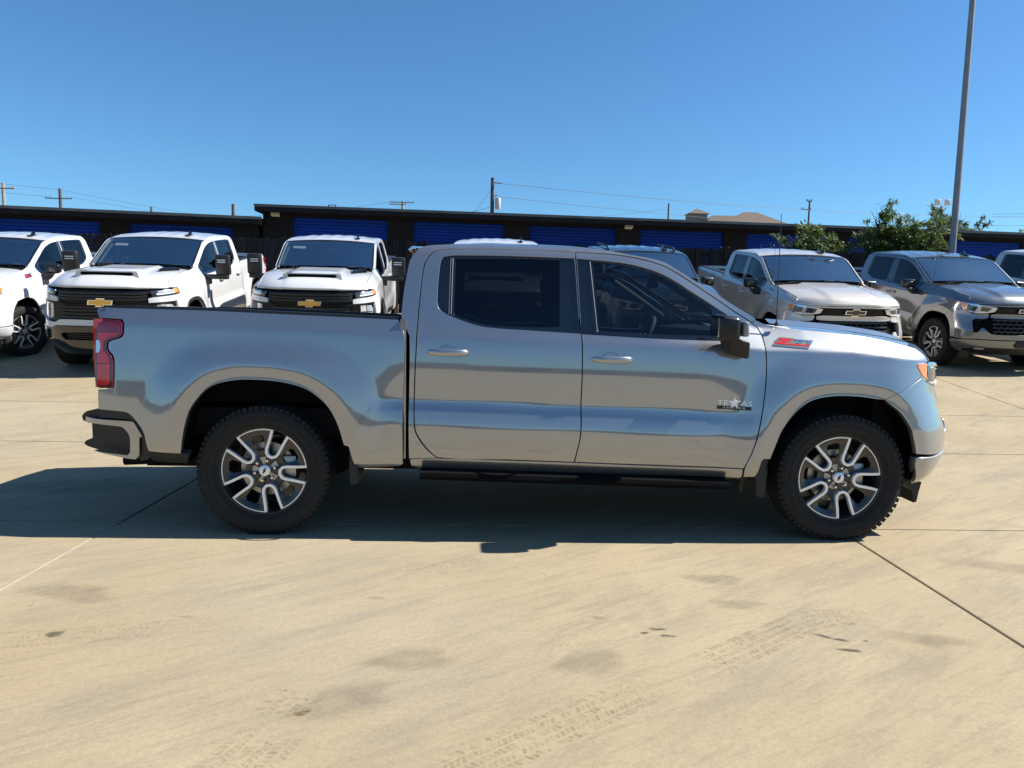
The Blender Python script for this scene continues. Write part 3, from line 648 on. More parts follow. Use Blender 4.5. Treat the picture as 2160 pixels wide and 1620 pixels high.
def loft_across(edge, name, crown=.03, bow=0., t0=-1., t1=1., m=25, drop=0., ribs=False, pw=2.4, yoff=0.):
    G = np.zeros((len(edge), m, 3))
    for i, (x, z, y) in enumerate(edge):
        t = np.linspace(t0, t1, m); yy = (abs(y)+yoff)
        G[i, :, 0] = x+bow*(1-t*t); G[i, :, 1] = yy*t; G[i, :, 2] = z+crown*(1-np.abs(t)**pw)-drop
        if ribs: G[i, :, 2] += .004*np.cos(t*math.pi*6)*sstep(1.05, 1.3, x)*(1-sstep(2.1, 2.35, x))*(np.abs(t) < .92)
    return grid_mesh(name, G, 60)
def dense_edge(e, n=4):
    a = np.array(e); i = np.arange(len(a)); q = np.linspace(0, len(a)-1, (len(a)-1)*n+1)
    return [tuple(np.interp(k, i, a[:, c]) for c in range(3)) for k in q]

def door_kit(kit, side, which, hero):
    s = side; dlo = OUT[which+'_dlo']; gl = OUT[which+'_glass']
    d = kit.add('door', panel('door', OUT[which+'_door'], S(s), OUTY(s), .022, [dlo], .035), 'PAINT')
    kit.add('window_trim', panel('window_trim', dlo, S(s, -.009), OUTY(s), .03, [gl], .02), 'gloss_black', d)
    kit.add('window', panel('window', gl, S(s, -.015), OUTY(s), .05, [], 0), 'glass_front' if which == 'front' else 'glass_rear', d)
    # belt moulding
    lo = [p for p in dlo if p[1] < 1.40]
    if which == 'rear':
        q = OUT['rear_quarter']
        kit.add('quarter_pane', panel('quarter_pane', q, S(s, -.004), OUTY(s), .03, [], .004), 'gloss_black', d)
        mb = MB()
        for a in (1.186, 1.172):
            ptz = [(a+.012*k/8, 1.80-(1.80-1.437)*k/8) for k in range(9)]
            mb.tube([(x-.006*k/8*0-.016*k/8, s*(float(side_y(x, z))-.002), z) for k, (x, z) in enumerate(ptz)], .0022 if a > 1.18 else .0012, 6)
        kit.add('window_channel', mb.mesh('window_channel'), 'steel' if hero else 'satin_black', d)
    else:
        mb = MB(); mb.tube([(2.078+.046*k/8, s*(float(side_y(2.09, 1.795-.455*k/8))-.004), 1.795-.455*k/8) for k in range(9)], .003, 6)
        kit.add('window_channel', mb.mesh('window_channel'), 'steel', d)
    # handle: cupped recess, pull and lock cap
    hx, hz = (1.167, 1.197) if which == 'rear' else (2.214, 1.170)
    yb = float(side_y(hx, hz))
    mb = MB(); G = []
    for i in range(9):
        th = math.pi*2*i/16
    cup = [(hx+.060*math.cos(a)*1.0, hz+.045*math.sin(a)) for a in np.linspace(0, 2*math.pi, 20, endpoint=False)]
    kit.add('handle_cup', panel('handle_cup', cup, lambda u, v: (u, s*(yb+.0035-.036*np.clip(1-((u-hx)/.060)**2-((v-hz)/.045)**2, 0, 1)**.7), v), OUTY(s), .008, [], .003, 1), 'PAINT', d)
    mb = MB()
    n = 15
    rows = []
    for i in range(n):
        u = i/(n-1); x = hx-.128+.262*u
        hgt = .0215*(1-.30*abs(2*u-1)**6); o = .012+.030*(1-abs(2*u-1)**3.)
        end = .55 if i in (0, n-1) else 1
        ring = [(x, s*(yb+o*0+(.004 if k in (5, 6, 7) else 0)+(o+.010*math.cos(a)*end)), hz-.001+hgt*end*math.sin(a)) for k, a in enumerate(np.linspace(0, 2*math.pi, 12, endpoint=False))]
        rows.append(ring)
    v = [p for r in rows for p in r]; f = [(i*12+k, i*12+(k+1) % 12, (i+1)*12+(k+1) % 12, (i+1)*12+k) for i in range(n-1) for k in range(12)]
    f += [tuple(range(12)), tuple((n-1)*12+k for k in range(12))]
    mb.add(v, f)
    kit.add('handle', mb.mesh('handle', 50), 'PAINT' if True else 'chrome', d)
    return d

def bed_and_cab(kit, hero=False, hd=False):
    for s in (-1, 1):
        kit.add('bed_side', panel('bed_side', OUT['bed'], S(s), OUTY(s), .022, [], .045), 'PAINT')
        kit.add('cab_frame', panel('cab_frame', OUT['cab'], S(s), OUTY(s), .02, [], .06), 'PAINT')
        door_kit(kit, s, 'rear', hero); door_kit(kit, s, 'front', hero)
        kit.add('rocker_panel', panel('rocker_panel', OUT['rocker'], S(s), OUTY(s), .02, [], .03), 'PAINT')
        # tail lamp
        tl = kit.add('tail_lamp', panel('tail_lamp', OUT['tail_lamp'], S(s, .006), OUTY(s), .02, [], .03), 'red_dark')
        up = [(-1.020, 1.345), (-.905, 1.342), (-.885, 1.33), (-.883, 1.288), (-1.024, 1.288)]
        mid = [(-1.024, 1.282), (-.884, 1.282), (-.905, 1.266), (-.965, 1.245), (-.984, 1.22), (-.984, 1.168), (-.957, 1.13), (-.947, 1.092), (-1.026, 1.092)]
        low = [(-1.026, 1.085), (-.945, 1.085), (-.946, .965), (-.955, .955), (-1.01, .953), (-1.020, .97)]
        for o_, mt_ in ((up, 'red_deep'), (mid, 'red_lens'), (low, 'red_lens')):
            kit.add('lamp_lens', panel('lamp_lens', o_, S(s, .0085), OUTY(s), .02, [], .004), mt_, tl)
        kit.add('reverse_lens', panel('reverse_lens', [(-1.033, 1.235), (-1.012, 1.232), (-1.006, 1.215), (-1.006, 1.175), (-1.014, 1.158), (-1.033, 1.155)], S(s, .011), OUTY(s), .02, [], .003), 'clear_lens', tl)
        mb = MB(); mb.prism([(s*.80, .935), (s*.935, .935), (s*.945, 1.15), (s*.935, 1.365), (s*.80, 1.365)], 'x', -1.055, -1.00)
        kit.add('rear_lens', mb.mesh('rear_lens'), 'red_lens', tl)
        # bed rail cap
        rail = [(-1.03, 1.428), (-.894, 1.437), (-.369, 1.433), (.094, 1.419), (.64, 1.404), (.85, 1.398)]
        mb = MB()
        for (xa, za), (xb, zb) in zip(rail[:-1], rail[1:]):
            ya, yb_ = float(side_y(xa, za))-.004, float(side_y(xb, zb))-.004
            v = [(xa, s*ya, za-.012), (xa, s*(ya-.004), za+.016), (xa, s*(ya-.11), za+.016), (xa, s*(ya-.11), za-.05), (xb, s*yb_, zb-.012), (xb, s*(yb_-.004), zb+.016), (xb, s*(yb_-.11), zb+.016), (xb, s*(yb_-.11), zb-.05)]
            mb.add(v, [(0, 1, 5, 4), (1, 2, 6, 5), (2, 3, 7, 6)])
        kit.add('bed_rail_cap', mb.mesh('bed_rail_cap', 30), 'satin_black')
        # wheel housings
        for arch, nm, xc in ((ARCH_R, 'wheel_housing', 0.), (ARCH_F, 'wheel_housing', 3.745)):
            pl = smooth_line([tuple(p) for p in arch], 3, 60, False); G = np.zeros((len(pl), 4, 3))
            for i, (x, z) in enumerate(pl):
                y0 = float(side_y(x, z))-.006
                k = .985
                for j, (yy, sc) in enumerate(((y0, 1.0), (y0-.03, 1.02), (.70, 1.03), (.55, 1.03))):
                    G[i, j] = (xc+(x-xc)*sc, s*yy, .41+(z-.41)*sc)
            kit.add(nm, grid_mesh(nm, G, 50), 'liner')
        if not hd:
            # mud flaps
            mb = MB(); mb.prism([(.548, .60), (.585, .585), (.600, .46), (.600, .345), (.555, .335), (.548, .45)], 'y', s*.985, s*.75)
            kit.add('mud_flap', mb.mesh('mud_flap'), 'plastic'); mb = MB()
            mb.prism([(3.250, .555), (3.213, .553), (3.197, .535), (3.17, .44), (3.185, .295), (3.235, .290), (3.246, .44)], 'y', s*1.0, s*.77)
            kit.add('mud_flap', mb.mesh('mud_flap'), 'plastic')
        kit.add('valance', panel('valance', OUT['valance'], S(s, -.004), OUTY(s), .03, [], .05), 'plastic')
    # under-body, bed box
    mb = MB(); mb.box(-.95, 4.30, -.52, .52, .34, .62); mb.box(.95, 3.2, -.93, .93, .45, .52); mb.box(-1.0, .86, -.8, .8, .62, .80)
    mb.tube([(0, -.8, .41), (0, .8, .41)], .06, 10); mb.tube([(3.745, -.8, .41), (3.745, .8, .41)], .05, 10)
    mb.tube([(-1.05, -.62, .40), (-.6, -.60, .42), (-.4, -.55, .50)], .035, 10); mb.box(4.05, 4.40, -.75, .75, .50, .95)
    mb.box(3.12, 4.2, -.62, .62, .55, 1.12)
    kit.add('chassis', mb.mesh('chassis', 30), 'chassis')
    mb = MB(); mb.box(-1.0, .84, -.80, .80, .84, .88); mb.box(-1.0, .84, -.84, -.80, .84, 1.38); mb.box(-1.0, .84, .80, .84, .84, 1.38); mb.box(.80, .845, -.84, .84, .84, 1.385)
    kit.add('bed_liner', mb.mesh('bed_liner', 0), 'liner')
    # tailgate with its lip
    tg = [(-.80, .80), (.80, .80), (.80, 1.375), (.0, 1.40), (-.80, 1.375)]
    t = kit.add('tailgate', panel('tailgate', tg, lambda y, z: (-1.045-.018*np.cos(y*1.2)-.012*sstep(1.0, 1.3, z), y, z), (-1, 0, 0), .05, [], .06, 1), 'PAINT')
    mb = MB()
    for k in range(12):
        pass
    prof = [(-1.00, 1.372), (-1.078, 1.405), (-1.082, 1.418), (-1.05, 1.442), (-.985, 1.440), (-.975, 1.38)]
    G = []
    for i in range(25):
        y = -.90+1.8*i/24; e = 1-abs(2*i/24-1)**8
        G.append([(x*(1 if x > -1.02 else 1)+(.05*(1-e) if x < -1.02 else 0), y, z+.010*math.cos(y*1.6)-.008*(1-e)) for x, z in prof+[prof[0]]])
    kit.add('tailgate_lip', grid_mesh('tailgate_lip', np.array(G), 40), 'PAINT', t)
    mb = MB(); mb.cbox(-1.085, -1.05, -.14, .14, 1.22, 1.30, .01); kit.add('tailgate_handle', mb.mesh('tailgate_handle'), 'satin_black', t)
    # rear bumper
    outer = [(-1.172, .742), (-1.155, .765), (-1.10, .785), (-1.02, .797), (-.86, .787), (-.825, .772), (-.752, .69), (-.728, .64), (-.712, .575), (-.712, .515), (-.735, .478), (-.785, .466), (-.86, .478), (-1.06, .520), (-1.145, .548), (-1.165, .565), (-1.150, .585), (-1.115, .60), (-.92, .60), (-.90, .625), (-.905, .665), (-.93, .682), (-1.13, .700), (-1.165, .715)]
    b = MB(); b.prism(outer, 'y', -.895, -.60); b.prism(outer, 'y', .60, .895)
    top = [(-1.160, .746), (-1.155, .765), (-1.10, .785), (-1.02, .797), (-.86, .787), (-.825, .772), (-.752, .69), (-.728, .64), (-.712, .575), (-.712, .515), (-.735, .478), (-.785, .466), (-.770, .50), (-.765, .60), (-.80, .70), (-.85, .735), (-1.07, .745)]
    for sg in (-1, 1):
        b.prism([p for p in top if p[0] > -1.03]+[(-1.03, .745)], 'y', sg*.955, sg*.86); b.prism([(-1.168, .746), (-1.172, .756), (-1.15, .772), (-1.10, .785), (-1.0, .797), (-1.0, .745)], 'y', sg*.875, sg*.60)
    b.box(-1.13, -.80, -.60, .60, .50, .74); b.box(-1.09, -.80, -.93, .93, .58, .72)
    rb = kit.add('rear_bumper', b.mesh('rear_bumper', 30), 'satin_black')
    for s in (-1, 1):
        kit.add('bumper_band', panel('bumper_band', [(-1.170, .746), (-1.10, .737), *OUT['c_band'][2:9], (-1.08, .530), *OUT['c_band'][10:15], (-1.160, .712)], lambda x, z, s=s: (x, s*(.968-.09*np.clip((-.98-x)/.19, 0, 1)**2+0*z), z), OUTY(s), .02, [], .03, 4), 'PAINT', rb)
    mb = MB(); mb.box(-1.15, -1.13, -.17, .17, .53, .68); kit.add('rear_plate_recess', mb.mesh('rear_plate_recess', 0), 'liner', rb)
    # roof, glass
    re_ = dense_edge(ROOF_EDGE)
    xs = [p[0] for p in re_]; cut = min(range(len(xs)), key=lambda i: abs(xs[i]-2.43))
    kit.add('roof', loft_across(re_[:cut+1], 'roof', .040, 0., ribs=True, pw=2.2, m=49), 'PAINT')
    ws = re_[cut:]
    kit.add('windshield', loft_across([ws[0]]+ws[1:-1], 'windshield', .03, .10, -.955, .955, drop=.006, yoff=-.012), 'glass_shield')
    G0 = []
    for s in (-1, 1):
        me = loft_across(ws, 'windshield_trim', .03, .10, s*.955, s*1.0, m=4, drop=.003, yoff=-.008); kit.add('windshield_trim', me, 'gloss_black')
    me = loft_across(ws[:3], 'windshield_trim', .03, .10, -.955, .955, m=25, drop=.002, yoff=-.010); kit.add('windshield_trim', me, 'satin_black')
    be = [(p[0]+.004, p[1], abs(float(side_y(p[0]+.02, p[1])))-.01) for p in [(.885, 1.40), (.890, 1.55), (.905, 1.68), (.93, 1.79), (.985, 1.868), (1.02, 1.878)]]
    kit.add('rear_window', loft_across(be[:5], 'rear_window', 0., -.06, -.92, .92), 'gloss_black')
    for s in (-1, 1): kit.add('cab_back', loft_across(be, 'cab_back', 0., -.06, s*.92, s*1.0, m=4), 'PAINT')
    kit.add('cab_back', loft_across(be[4:], 'cab_back', .005, -.06, -.92, .92), 'PAINT')
    mb = MB(); mb.box(.862, .90, -.93, .93, .50, 1.40); kit.add('cab_back', mb.mesh('cab_back', 0), 'PAINT')
    # roof spoiler lip
    sp = [(1.02, 1.879), (.905, 1.882), (.880, 1.862), (.905, 1.822), (.935, 1.815)]
    if hero:
        G = []
        for i in range(21):
            y = -.77+1.54*i/20; e = abs(2*i/20-1)**5
            G.append([(x+.02*e-.03*(1-(2*i/20-1)**2), y, z+.030*(1-(2*i/20-1)**2)-.02*e) for x, z in sp])
        kit.add('roof_lip', grid_mesh('roof_lip', np.array(G), 30), 'PAINT')
    # shark fin
    mb = MB(); mb.prism([(2.26, 1.905), (2.10, 1.91), (2.08, 1.955), (2.10, 1.985), (2.13, 1.985), (2.20, 1.935)], 'y', .43, .455)
    mb.cbox(2.06, 2.28, .40, .485, 1.895, 1.922, .008); kit.add('roof_antenna', mb.mesh('roof_antenna', 40), 'gloss_black')
    # cabin
    mb = MB(); mb.box(1.0, 3.2, -.86, .86, .62, .66)
    for s in (-1, 1): mb.box(1.0, 3.05, s*.845, s*.875, .62, 1.29)
    mb.prism([(2.86, .7), (3.32, .7), (3.38, 1.30), (3.10, 1.385), (2.90, 1.36), (2.82, 1.22)], 'y', -.84, .84); mb.box(2.1, 2.9, -.16, .16, .66, 1.08)
    mb.box(.93, .96, -.86, .86, .66, 1.40); mb.box(1.1, 2.3, -.68, .68, 1.842, 1.856)
    kit.add('cabin_trim', mb.mesh('cabin_trim', 30), 'interior')
    for y in (-.44, .44):
        mb = MB(); mb.cbox(2.02, 2.52, y-.26, y+.26, .92, 1.06, .04)
        mb.prism([(1.99, 1.02), (2.13, 1.00), (1.99, 1.52), (1.94, 1.60), (1.86, 1.58), (1.88, 1.48)], 'y', y-.24, y+.24); mb.cbox(1.845, 1.935, y-.13, y+.13, 1.60, 1.74, .03)
        kit.add('seat', mb.mesh('seat', 40), 'interior')
    mb = MB(); mb.cbox(1.12, 1.62, -.72, .72, .88, 1.02, .04); mb.prism([(1.06, 1.0), (1.20, 1.0), (1.10, 1.54), (1.02, 1.54)], 'y', -.70, .70)
    for y in (-.45, .45): mb.cbox(1.02, 1.09, y-.13, y+.13, 1.55, 1.66, .02)
    kit.add('rear_bench', mb.mesh('rear_bench', 40), 'interior')
    mb = MB(); c = Vector((2.70, .42, 1.27)); ax = Vector((.88, 0, -.47)).normalized(); a1 = Vector((0, 1, 0)); a2 = ax.cross(a1)
    mb.tube([c+(a1*math.cos(w)+a2*math.sin(w))*.185 for w in np.linspace(0, 2*math.pi, 25)], .016, 8)
    for w in (.1, math.pi-.1, -math.pi/2): mb.tube([c, c+(a1*math.cos(w)+a2*math.sin(w))*.18], .018, 6)
    mb.tube([c, c+ax*.2], .04, 8)
    kit.add('steering_wheel', mb.mesh('steering_wheel', 40), 'interior_light')
    for s in (-1, 1):
        mb = MB(); mb.tube([(2.50, s*.72, 1.74), (2.72, s*.74, 1.60), (2.95, s*.76, 1.45)], .020, 8); kit.add('pillar_trim', mb.mesh('pillar_trim', 40), 'interior_light')
    mb = MB(); mb.cbox(2.66, 2.69, -.14, .14, 1.66, 1.74, .01); kit.add('interior_mirror', mb.mesh('interior_mirror', 40), 'interior')

def hood_sheet(name, Ze, ye, xf0, drop, s0=0., s1=1., bulge=.030, fold=True, n=40, m=41, rear=3.42):
    """Ze: list of (x, z) along the outer edge; front edge bends back to the corners"""
    ex = np.array([p[0] for p in Ze]); ez = np.array([p[1] for p in Ze]); G = np.zeros((n+(4 if fold else 0), m, 3)); t = np.linspace(-1, 1, m); a = np.abs(t)
    for i in range(n):
        s = s0+(s1-s0)*i/(n-1); xe = ex[0]+(ex[-1]-ex[0])*s; z = np.interp(xe, ex, ez); y = np.interp(xe, [p[0] for p in ye], [p[1] for p in ye])
        xc = rear+(xf0-rear)*s; x = xc-(xc-xe)*a**3.0
        tp = 1-sstep(.80, 1.02, s)*.55
        zz = z+.034*(1-a**4.5)*tp+bulge*(1-sstep(.45, .54, a))*(1-.8*sstep(.75, 1., s))+.012*np.exp(-((a-.52)/.05)**2)*(1-sstep(.55, .95, s))*0
        G[i, :, 0] = x; G[i, :, 1] = y*t; G[i, :, 2] = zz
    if fold:
        for k, (dx, dz) in enumerate(((.006, -.008), (.006, -.022), (-.004, -.034), (-.03, -.040))):
            G[n+k] = G[n-1]; G[n+k, :, 0] += dx; G[n+k, :, 2] += dz
    return grid_mesh(name, G, 50)
FE_1500 = [(x, z+.001) for x, z in OUT['fender'][4:11]]
YE_1500 = [(x, float(side_y(x, z))-.010) for x, z in FE_1500]

def cowl(kit, dz=0.):
    mb = MB(); G = np.zeros((5, 25, 3)); t = np.linspace(-1, 1, 25)
    for i in range(5):
        G[i, :, 0] = 3.10+.34*i/4+.05*(1-t*t); G[i, :, 1] = t*.80; G[i, :, 2] = 1.416-.036*i/4+.006*(1-t*t)
    kit.add('cowl', grid_mesh('cowl', G), 'liner')
    mb = MB()
    for y in (-.55, .15): mb.tube([(3.27, y, 1.43), (3.20, y+.30, 1.452), (3.17, y+.60, 1.455)], .010, 6)
    kit.add('wiper', mb.mesh('wiper'), 'satin_black')

def mirror_1500(kit, hero):
    for s in (-1, 1):
        mb = MB(); bm = bmesh.new(); bmesh.ops.create_cube(bm, size=1)
        for v in bm.verts:
            X, Y, Z = v.co; far = Y > 0; fr = X > 0
            v.co = (2.915+X*.165+(-.035 if (fr and far) else 0), s*(1.085+Y*.205), 1.388+Z*(.150 if far else .165)+(-.012 if fr else .004))
        bmesh.ops.recalc_face_normals(bm, faces=bm.faces[:]); bmesh.ops.bevel(bm, geom=bm.edges[:], offset=.032, segments=4, profile=.55, affect='EDGES'); mb.bm(bm)
        m = kit.add('door_mirror', mb.mesh('door_mirror', 45), 'mirror_black')
        mb = MB(); bm = bmesh.new(); bmesh.ops.create_cube(bm, size=1)
        for v in bm.verts:
            X, Y, Z = v.co; lo = Z < 0
            v.co = (2.985+X*(.13 if lo else .15)+(.022 if lo else -.01), s*(1.02+Y*(.14 if lo else .20)+(-.03 if lo else .01)), 1.262+Z*.115-X*.03)
        bmesh.ops.recalc_face_normals(bm, faces=bm.faces[:]); bmesh.ops.bevel(bm, geom=bm.edges[:], offset=.02, segments=3, profile=.5, affect='EDGES'); mb.bm(bm)
        kit.add('mirror_arm', mb.mesh('mirror_arm', 45), 'plastic', m)
        mb = MB(); mb.cbox(2.985, 3.022, min(s*1.05, s*1.17), max(s*1.05, s*1.17), 1.335, 1.428, .012)
        kit.add('mirror_insert', mb.mesh('mirror_insert', 45), 'mirror_grey' if hero else 'gloss_black', m)
        mb = MB(); mb.box(2.828, 2.834, min(s*1.0, s*1.165), max(s*1.0, s*1.165), 1.33, 1.445); kit.add('mirror_glass', mb.mesh('mirror_glass', 0), 'chrome', m)

def badge_z71(kit, x0=3.264, z0=1.262, L=.28, H=.058):
    for s in (-1, 1):
        def put(poly, th, off):
            mb = MB(); k = 1 if s < 0 else -1
            def P(u, v, d):
                x = x0+L*(u if s < 0 else 1-u); z = z0+H*v-(x-x0)*.065+.012
                return (x, s*(float(side_y(x, z))+off+d), z)
            pts = [(u+.16*v*(1) if s < 0 else u+.16*v, v) for u, v in poly]
            n = len(pts); vs, _, fs, *_r = delaunay_2d_cdt([Vector(p) for p in pts], [], [list(range(n))], 1, 1e-7); vv = [(p.x, p.y) for p in vs]
            mb.add([P(*p, th) for p in vv], [tuple(f) for f in fs])
            mb.add([P(*p, th) for p in pts]+[P(*p, -.004) for p in pts], [(i, (i+1) % n, (i+1) % n+n, i+n) for i in range(n)])
            return mb
        base = put([(0, .12), (.02, .45), (.0, .5), (.03, .72), (.07, 1.03), (.40, 1.03), (.42, .96), (.86, .96), (.84, .0), (0, 0)], .003, 0)
        b = kit.add('fender_badge', base.mesh('fender_badge', 0), 'satin_black')
        r = put([(.08, .95), (.37, .95), (.37, .75), (.21, .42), (.82, .42), (.82, .26), (.05, .26), (.05, .44), (.21, .74), (.07, .74)], .005, 0)
        kit.add('badge_letter', r.mesh('badge_letter', 0), 'badge_red', b)
        c = put([(.42, .92), (.67, .92), (.67, .80), (.58, .48), (.50, .48), (.59, .78), (.42, .78)], .005, 0); c2 = put([(.70, .92), (.84, .92), (.82, .50), (.74, .50), (.75, .78), (.70, .78)], .005, 0)
        c.add(c2.v, c2.f); kit.add('badge_numeral', c.mesh('badge_numeral', 0), 'chrome', b)
        e = put([(.0, .0), (.84, .0), (.84, .07), (.0, .07)], .0045, 0); kit.add('badge_edge', e.mesh('badge_edge', 0), 'chrome', b)
def side_text(kit, s_, txt, xc, zc, size, mat, shear=0., parent=None, off=.001, tilt=-.02, spacing=1., name='lettering', sx=1.):
    me = text_mesh(name, txt, size, .0015, shear, spacing)
    for v in me.vertices:
        x = xc+(v.co.x*sx if s_ < 0 else -v.co.x*sx); z = zc+v.co.y+(x-xc)*tilt
        v.co = (x, s_*(float(side_y(x, z))+off+v.co.z), z)
    if s_ > 0: me.flip_normals()
    return kit.add(name, me, mat, parent)

def nose_panel(name, o, off, step=.03, holes=(), th=.02, sm=4, corner=38):
    return panel(name, o, nose(off), NOSE_OUT, step, holes, th, sm, corner)
def emblem(kit, z, mat, w=.34, h=.115, off=.02):
    mb = MB(); x = float(front_x0(z))+off
    mb.prism([(u, z+v) for u, v in bowtie(w, h)], 'x', x-.03, x); e = kit.add('emblem', mb.mesh('emblem', 0), 'chrome')
    mb = MB(); mb.prism([(u, z+v) for u, v in bowtie(w*.90, h*.76)], 'x', x-.03, x+.004); kit.add('emblem_fill', mb.mesh('emblem_fill', 0), mat, e)

def front_1500(kit, hero=False, emb='gloss_black'):
    NOSE['X0'] = (X0X, X0Y)
    for s in (-1, 1):
        kit.add('fender', panel('fender', OUT['fender'], S(s), OUTY(s), .022, [], .03, 4, 27), 'PAINT')
    ze = FE_1500
    if hero:
        h = kit.add('hood', hood_sheet('hood', ze, YE_1500, 4.575, 0, 0., .87, fold=False), 'PAINT')
        kit.add('hood_lip', hood_sheet('hood_lip', ze, YE_1500, 4.575, 0, .87, 1., n=10), 'grille_black', h)
    else:
        h = kit.add('hood', hood_sheet('hood', ze, YE_1500, 4.575, 0), 'PAINT')
    cowl(kit)
    lb = [(wx(4.334, 1.045), 1.045), (wx(4.274, 1.075), 1.0765), (wx(4.13, 1.0075), 1.0075), (wx(3.996, .9395), .9395)]
    arch = [(wx(x, z), z) for x, z in ((4.024, .918), (4.095, .867), (4.155, .796), (4.194, .714), (4.218, .632), (4.226, .59))]
    cover = [(0, .685), (.50, .685), (.60, .70), (.70, .785), (.735, .785), (.78, .715), (.82, .697), (.855, .72), (.865, .90), (.83, .925), (.70, .935), (.645, .955), (.625, 1.0), (.66, 1.025), (.82, 1.003), (wx(4.46, 1.01), 1.008)]+lb+arch+[(1.0, .580), (.75, .60), (0, .60)]
    c = kit.add('front_fascia', nose_panel('front_fascia', both(cover), 0., .022, [], .04), 'PAINT')
    kit.add('fascia_backing', nose_panel('fascia_backing', both([(0, 1.19), (1.0, 1.185), (1.16, 1.12), (1.20, 1.0), (1.15, .70), (1.1, .42), (0, .42)]), -.055, .06, [], .0), 'liner')
    for s in (-1, 1):
        for k in range(5):
            z = .745+.038*k; o = [(s*(.73 if k > 1 else .77), z), (s*.845, z-.005), (s*.845, z+.008), (s*(.73 if k > 1 else .77), z+.012)]
            kit.add('intake_slat', nose_panel('intake_slat', o, -.012, .04, [], .03, 1), 'grille_black', c)
    lowb = [(0, .583), (.75, .583), (1.0, .562), (wx(4.227, .564), .564), (wx(4.230, .492), .492), (wx(4.262, .372), .372), (wx(4.347, .370), .370), (.98, .385), (.84, .425), (.74, .455), (0, .455)]
    lb_ = kit.add('bumper_bar', nose_panel('bumper_bar', both(lowb), .004, .022, [], .06), 'PAINT')
    kit.add('air_dam', nose_panel('air_dam', both([(0, .46), (.74, .46), (.86, .425), (1.0, .375), (1.06, .34), (1.0, .315), (0, .315)]), -.05, .05, [], .05, 1), 'plastic')
    for s in (-1, 1):
        mb = MB(); mb.prism([(4.20, .40), (4.36, .37), (4.345, .30), (4.335, .235), (4.315, .228), (4.30, .31)], 'y', s*.86, s*.70)
        kit.add('air_deflector', mb.mesh('air_deflector', 0), 'plastic')
    # grilles
    g = kit.add('grille', nose_panel('grille', both([(0, 1.135), (.50, 1.125), (.54, 1.05), (.50, 1.03), (0, 1.03)]), -.03, .05, [], .02, 1), 'grille_black')
    kit.add('grille_bar', nose_panel('grille_bar', both([(0, 1.172), (.60, 1.165), (.95, 1.165), (.60, 1.145), (0, 1.150)]), .004, .03, [], .05, 1), 'PAINT', g)
    kit.add('grille_bar', nose_panel('grille_bar', both([(0, 1.025), (.52, 1.025), (.60, 1.01), (.60, .965), (.50, .955), (0, .955)]), .012, .03, [], .06), 'PAINT', g)
    for k in range(4):
        z = .735+.062*k; o = both([(0, z+.011), (.55, z+.011), (.57, z), (.55, z-.011), (0, z-.011)])
        kit.add('grille_slat', nose_panel('grille_slat', o, -.012, .05, [], .03, 1), 'satin_black', g)
    mb = MB()
    for r in range(5):
        for q in range(-5, 6):
            w = q*.105+(.052 if r % 2 else 0)
            if abs(w) > .54: continue
            x, y, z = nose(-.02)(w, .705+.062*r); mb.box(float(x)-.02, float(x), float(y)-.012, float(y)+.012, .705+.062*r-.026, .705+.062*r+.026)
    kit.add('grille_mesh', mb.mesh('grille_mesh', 0), 'grille_black', g)
    emblem(kit, 1.082, emb)
    # lamps
    for s in (-1, 1):
        lamp = [(.52, 1.125), (.66, 1.145), (.84, 1.158), (wx(4.345, 1.176), 1.177), (wx(4.244, 1.18), 1.181), (wx(4.236, 1.155), 1.156), (wx(4.278, 1.088), 1.089), (wx(4.336, 1.054), 1.053), (wx(4.46, 1.02), 1.020), (.84, 1.015), (.66, 1.035), (.55, 1.06)]
        m = lambda o: [(s*w, z) for w, z in o]
        L = kit.add('head_lamp', nose_panel('head_lamp', m(lamp), -.004, .025, [], .04), 'clear_lens')
        wa = wx(4.33, 1.1)
        kit.add('lamp_seam', nose_panel('lamp_seam', [(w_*1., z_) for w_, z_ in m([(.50, 1.133), (.66, 1.153), (.84, 1.166), (wx(4.345, 1.18), 1.185), (wx(4.238, 1.18), 1.189), (wx(4.228, 1.155), 1.156), (wx(4.272, 1.085), 1.082), (wx(4.333, 1.048), 1.045), (wx(4.46, 1.012), 1.012), (.84, 1.007), (.66, 1.027), (.54, 1.05)])], -.012, .03, [], .03), 'liner', L)
        kit.add('lamp_brow', nose_panel('lamp_brow', m([(.80, 1.150), (wa-.10, 1.166), (wa-.01, 1.168), (wa-.01, 1.180), (wa-.10, 1.179), (.80, 1.163)]), .010, .03, [], .03, 1), 'chrome', L)
        kit.add('turn_lens', nose_panel('turn_lens', m([(wx(4.247, 1.17), 1.171), (wx(4.33, 1.17), 1.170), (wa+.01, 1.10), (wx(4.334, 1.07), 1.066), (wx(4.284, 1.09), 1.096), (wx(4.245, 1.15), 1.15)]), .002, .03, [], .006, 1), 'amber_lens', L)
        kit.add('lamp_bowl', nose_panel('lamp_bowl', m([(.60, 1.115), (.76, 1.132), (.78, 1.06), (.66, 1.055)]), -.001, .03, [], .008, 1), 'lamp_dark', L)
        kit.add('lamp_bowl', nose_panel('lamp_bowl', m([(.82, 1.135), (.98, 1.145), (.99, 1.05), (.84, 1.055)]), -.001, .03, [], .008, 1), 'lamp_dark', L)
        kit.add('lamp_bowl', nose_panel('lamp_bowl', m([(wa-.055, 1.155), (wa-.015, 1.155), (wa-.015, 1.075), (wa-.055, 1.07)]), -.001, .03, [], .008, 1), 'lamp_dark', L)
        kit.add('lamp_lens', nose_panel('lamp_lens', m([(.57, 1.05), (.66, 1.042), (.84, 1.022), (wx(4.44, 1.03), 1.028), (wx(4.44, 1.03), 1.040), (.84, 1.035), (.66, 1.055)]), .002, .03, [], .006, 1), 'white_cap', L)
